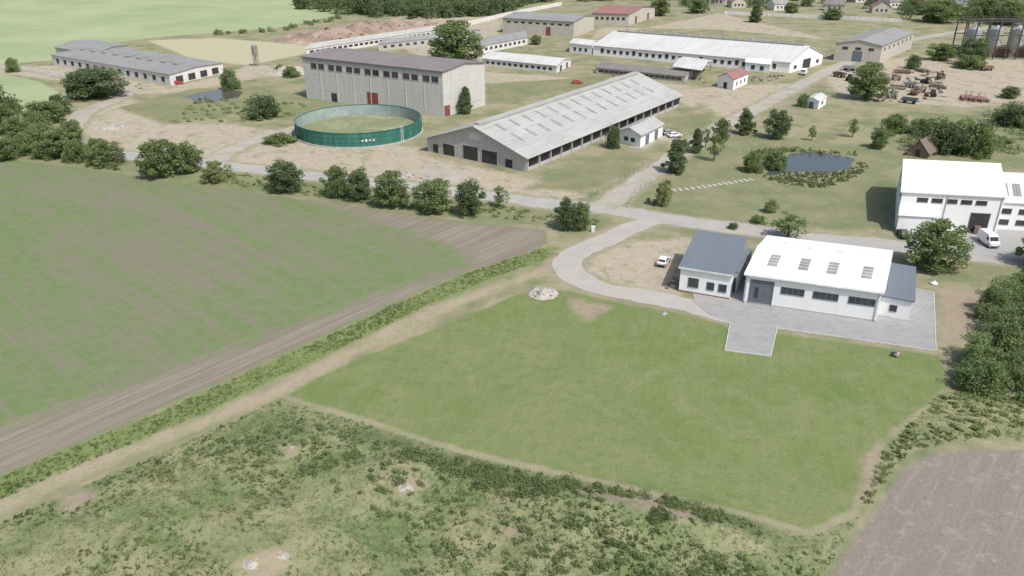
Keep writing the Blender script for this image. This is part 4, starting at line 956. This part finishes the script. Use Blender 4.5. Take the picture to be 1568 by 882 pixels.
debris([(1150, 118), (1200, 116), (1190, 124), (1145, 126)], 24, 4, ['rust', 'stone', 'wood'])
debris([(590, 258), (660, 268), (660, 276), (600, 270)], 14, 5, ['stone', 'concrete'], .2, .7)
debris([(1022, 430), (1036, 425), (1036, 448), (1020, 448)], 8, 6, ['wood', 'stone', 'brick'], .2, .6)

def heap(name, u, v, rx, ry, h, mat, seed, chunks=60, cs=.35):
    r = np.random.default_rng(seed); q = G(u, v); n = 34; vs = []; fs = []
    for j in range(n):
        for i in range(n):
            x = (i/(n-1)*2-1); y = (j/(n-1)*2-1); d = math.hypot(x, y)
            z = max(0, 1-d*d)**1.1*(0.75+.35*math.sin(5*x+seed)*math.cos(4*y+seed))+r.normal(0, .05)*(d < .95)
            vs.append((x*rx, y*ry, z*h-.06 if d < .97 else -.15))
    for j in range(n-1):
        for i in range(n-1): fs.append((j*n+i, j*n+i+1, (j+1)*n+i+1, (j+1)*n+i))
    z0 = float(height(np.array([q.x]), np.array([q.y]))[0][0])
    e = D.objects.new(name, None); COL.objects.link(e); e.location = (q.x, q.y, z0)
    obj('mound', mesh_np('mound', vs, fs, [M[mat]]), e)
    bm = bmesh.new()
    for _ in range(chunks):
        t = r.uniform(0, 6.28); d = r.uniform(0, 1)**.6; s = cs*r.uniform(.4, 1.3)
        zz_ = max(0, 1-d*d)*h*.8
        g = bmesh.ops.create_icosphere(bm, subdivisions=1, radius=s)
        for vv in g['verts']: vv.co *= float(r.uniform(.7, 1.2)); vv.co.z *= .7
        bmesh.ops.translate(bm, verts=g['verts'], vec=(d*rx*math.cos(t), d*ry*math.sin(t), zz_+s*.2))
    me = D.meshes.new('rocks'); bm.to_mesh(me); bm.free(); me.materials.append(M[mat]); obj('rocks', me, e)
heap('stone_heap', 832, 450, 2.8, 2.6, 1.3, 'stone', 1, 40, .16)
heap('soil_heap', 470, 62, 18, 14, 4.0, 'soil_heap', 2, 24, .6); heap('soil_heap', 505, 56, 20, 16, 5.5, 'soil_heap', 3, 30, .7); heap('soil_heap', 548, 50, 20, 16, 6, 'soil_heap', 4, 30, .7); heap('soil_heap', 590, 44, 20, 18, 5.5, 'soil_heap', 9, 24, .7); heap('soil_heap', 625, 38, 18, 16, 4.5, 'soil_heap', 21, 20, .7)
heap('gravel_heap', 440, 112, 9, 8, 3.5, 'stone', 5, 20, .4)
heap('stone_heap', 385, 872, .9, .8, .2, 'stone', 6, 18, .10); heap('stone_heap', 432, 860, .8, .6, .2, 'stone', 7, 14, .10); heap('stone_heap', 620, 760, 1.0, .8, .2, 'stone', 8, 18, .10)
heap('stone_heap', 1495, 592, 1.0, .7, .4, 'stone', 11, 14, .18); heap('stone_heap', 1016, 481, .7, .5, .3, 'stone', 12, 10, .18); heap('stone_heap', 448, 690, .4, .3, .2, 'stone', 13, 8, .12)
heap('rubble_heap', 170, 195, 6, 4, .8, 'stone', 14, 30, .3); heap('rubble_heap', 620, 268, 3, 3, .5, 'stone', 15, 20, .25)
q = G(1430, 435); T = Parts('septic_tank_cover', (q.x, q.y), (1, 0), (0, 1)); T.cyl('collar', 'concrete', (0, 0, 0), (0, 0, .25), .7, n=20); T.cyl('lid', 'frame_w', (0, 0, .25), (0, 0, .5), .62, .3, n=20); T.cyl('vent', 'frame_w', (0, 0, .5), (0, 0, .8), .1, n=8); T.finish()
q = G(908, 355); T = Parts('utility_cabinet', (q.x, q.y), (1, 0), (0, 1)); T.box('cabinet', 'frame_w', -.35, .35, -.2, .2, .1, 1.1); T.box('plinth', 'concrete', -.4, .4, -.25, .25, 0, .099); T.slab('cap', 'frame_w', [(-.42, -.27, 1.2), (.42, -.27, 1.2), (.42, .27, 1.25), (-.42, .27, 1.25)], .06); T.finish()
q = G(1372, 545); T = Parts('wooden_sawhorse', (q.x, q.y), (.6, .8), (-.8, .6)); T.box('beam', 'wood', -.9, .9, -.12, .12, .9, 1.1); T.box('shelf', 'stone', -.7, .7, -.35, .35, .4, .46)
for x in (-.55, .55):
    for s in (-1, 1): T.cyl('legs', 'wood', (x, s*.4, 0), (x, 0, .92), .07, n=5)
T.finish()
for u, v in [(992, 312), (1003, 314)]:
    q = G(u, v); T = Parts('waste_bin', (q.x, q.y), (1, 0), (0, 1)); T.slab('body', 'steel_dark', [(-.4, -.4, 1.1), (.4, -.4, 1.1), (.4, .4, 1.1), (-.4, .4, 1.1)], 1.0); T.slab('lid', 'steel_dark', [(-.45, -.45, 1.22), (.45, -.45, 1.22), (.45, .45, 1.28), (-.45, .45, 1.28)], .08); T.cyl('wheels', 'rubber', (-.4, .35, .1), (.4, .35, .1), .1, n=8); T.finish()

# ---------------------------------------------------------------- light, sky, camera
el = math.radians(55)
to_sun = Vector((0.64*math.cos(el), -0.77*math.cos(el), math.sin(el))).normalized()
sd = D.lights.new('sun', 'SUN'); sd.energy = 4.0; sd.angle = math.radians(0.5); sd.color = (1, .98, .94)
so = obj('sun', sd); so.rotation_euler = to_sun.to_track_quat('Z', 'Y').to_euler(); so.location = (100, -50, 200)
w = D.worlds.new('World'); SC.world = w; w.use_nodes = True; nt = w.node_tree
sk = nt.nodes.new('ShaderNodeTexSky'); sk.sky_type = 'NISHITA'; sk.sun_disc = False; sk.sun_elevation = el; sk.sun_rotation = math.atan2(.64, -.77)
sk.dust_density = 3.0
bg = nt.nodes['Background']; nt.links.new(sk.outputs[0], bg.inputs[0]); bg.inputs[1].default_value = 0.15
cd = D.cameras.new('camera'); cd.sensor_width = 36; cd.lens = 36*FP/1568; cd.clip_end = 9000; cd.clip_start = 1
co = obj('camera', cd, loc=(0, 0, CH)); co.rotation_euler = (math.pi/2-PI_, 0, 0); SC.camera = co
SC.view_settings.view_transform = 'Standard'; SC.view_settings.look = 'None'; SC.view_settings.exposure = 0
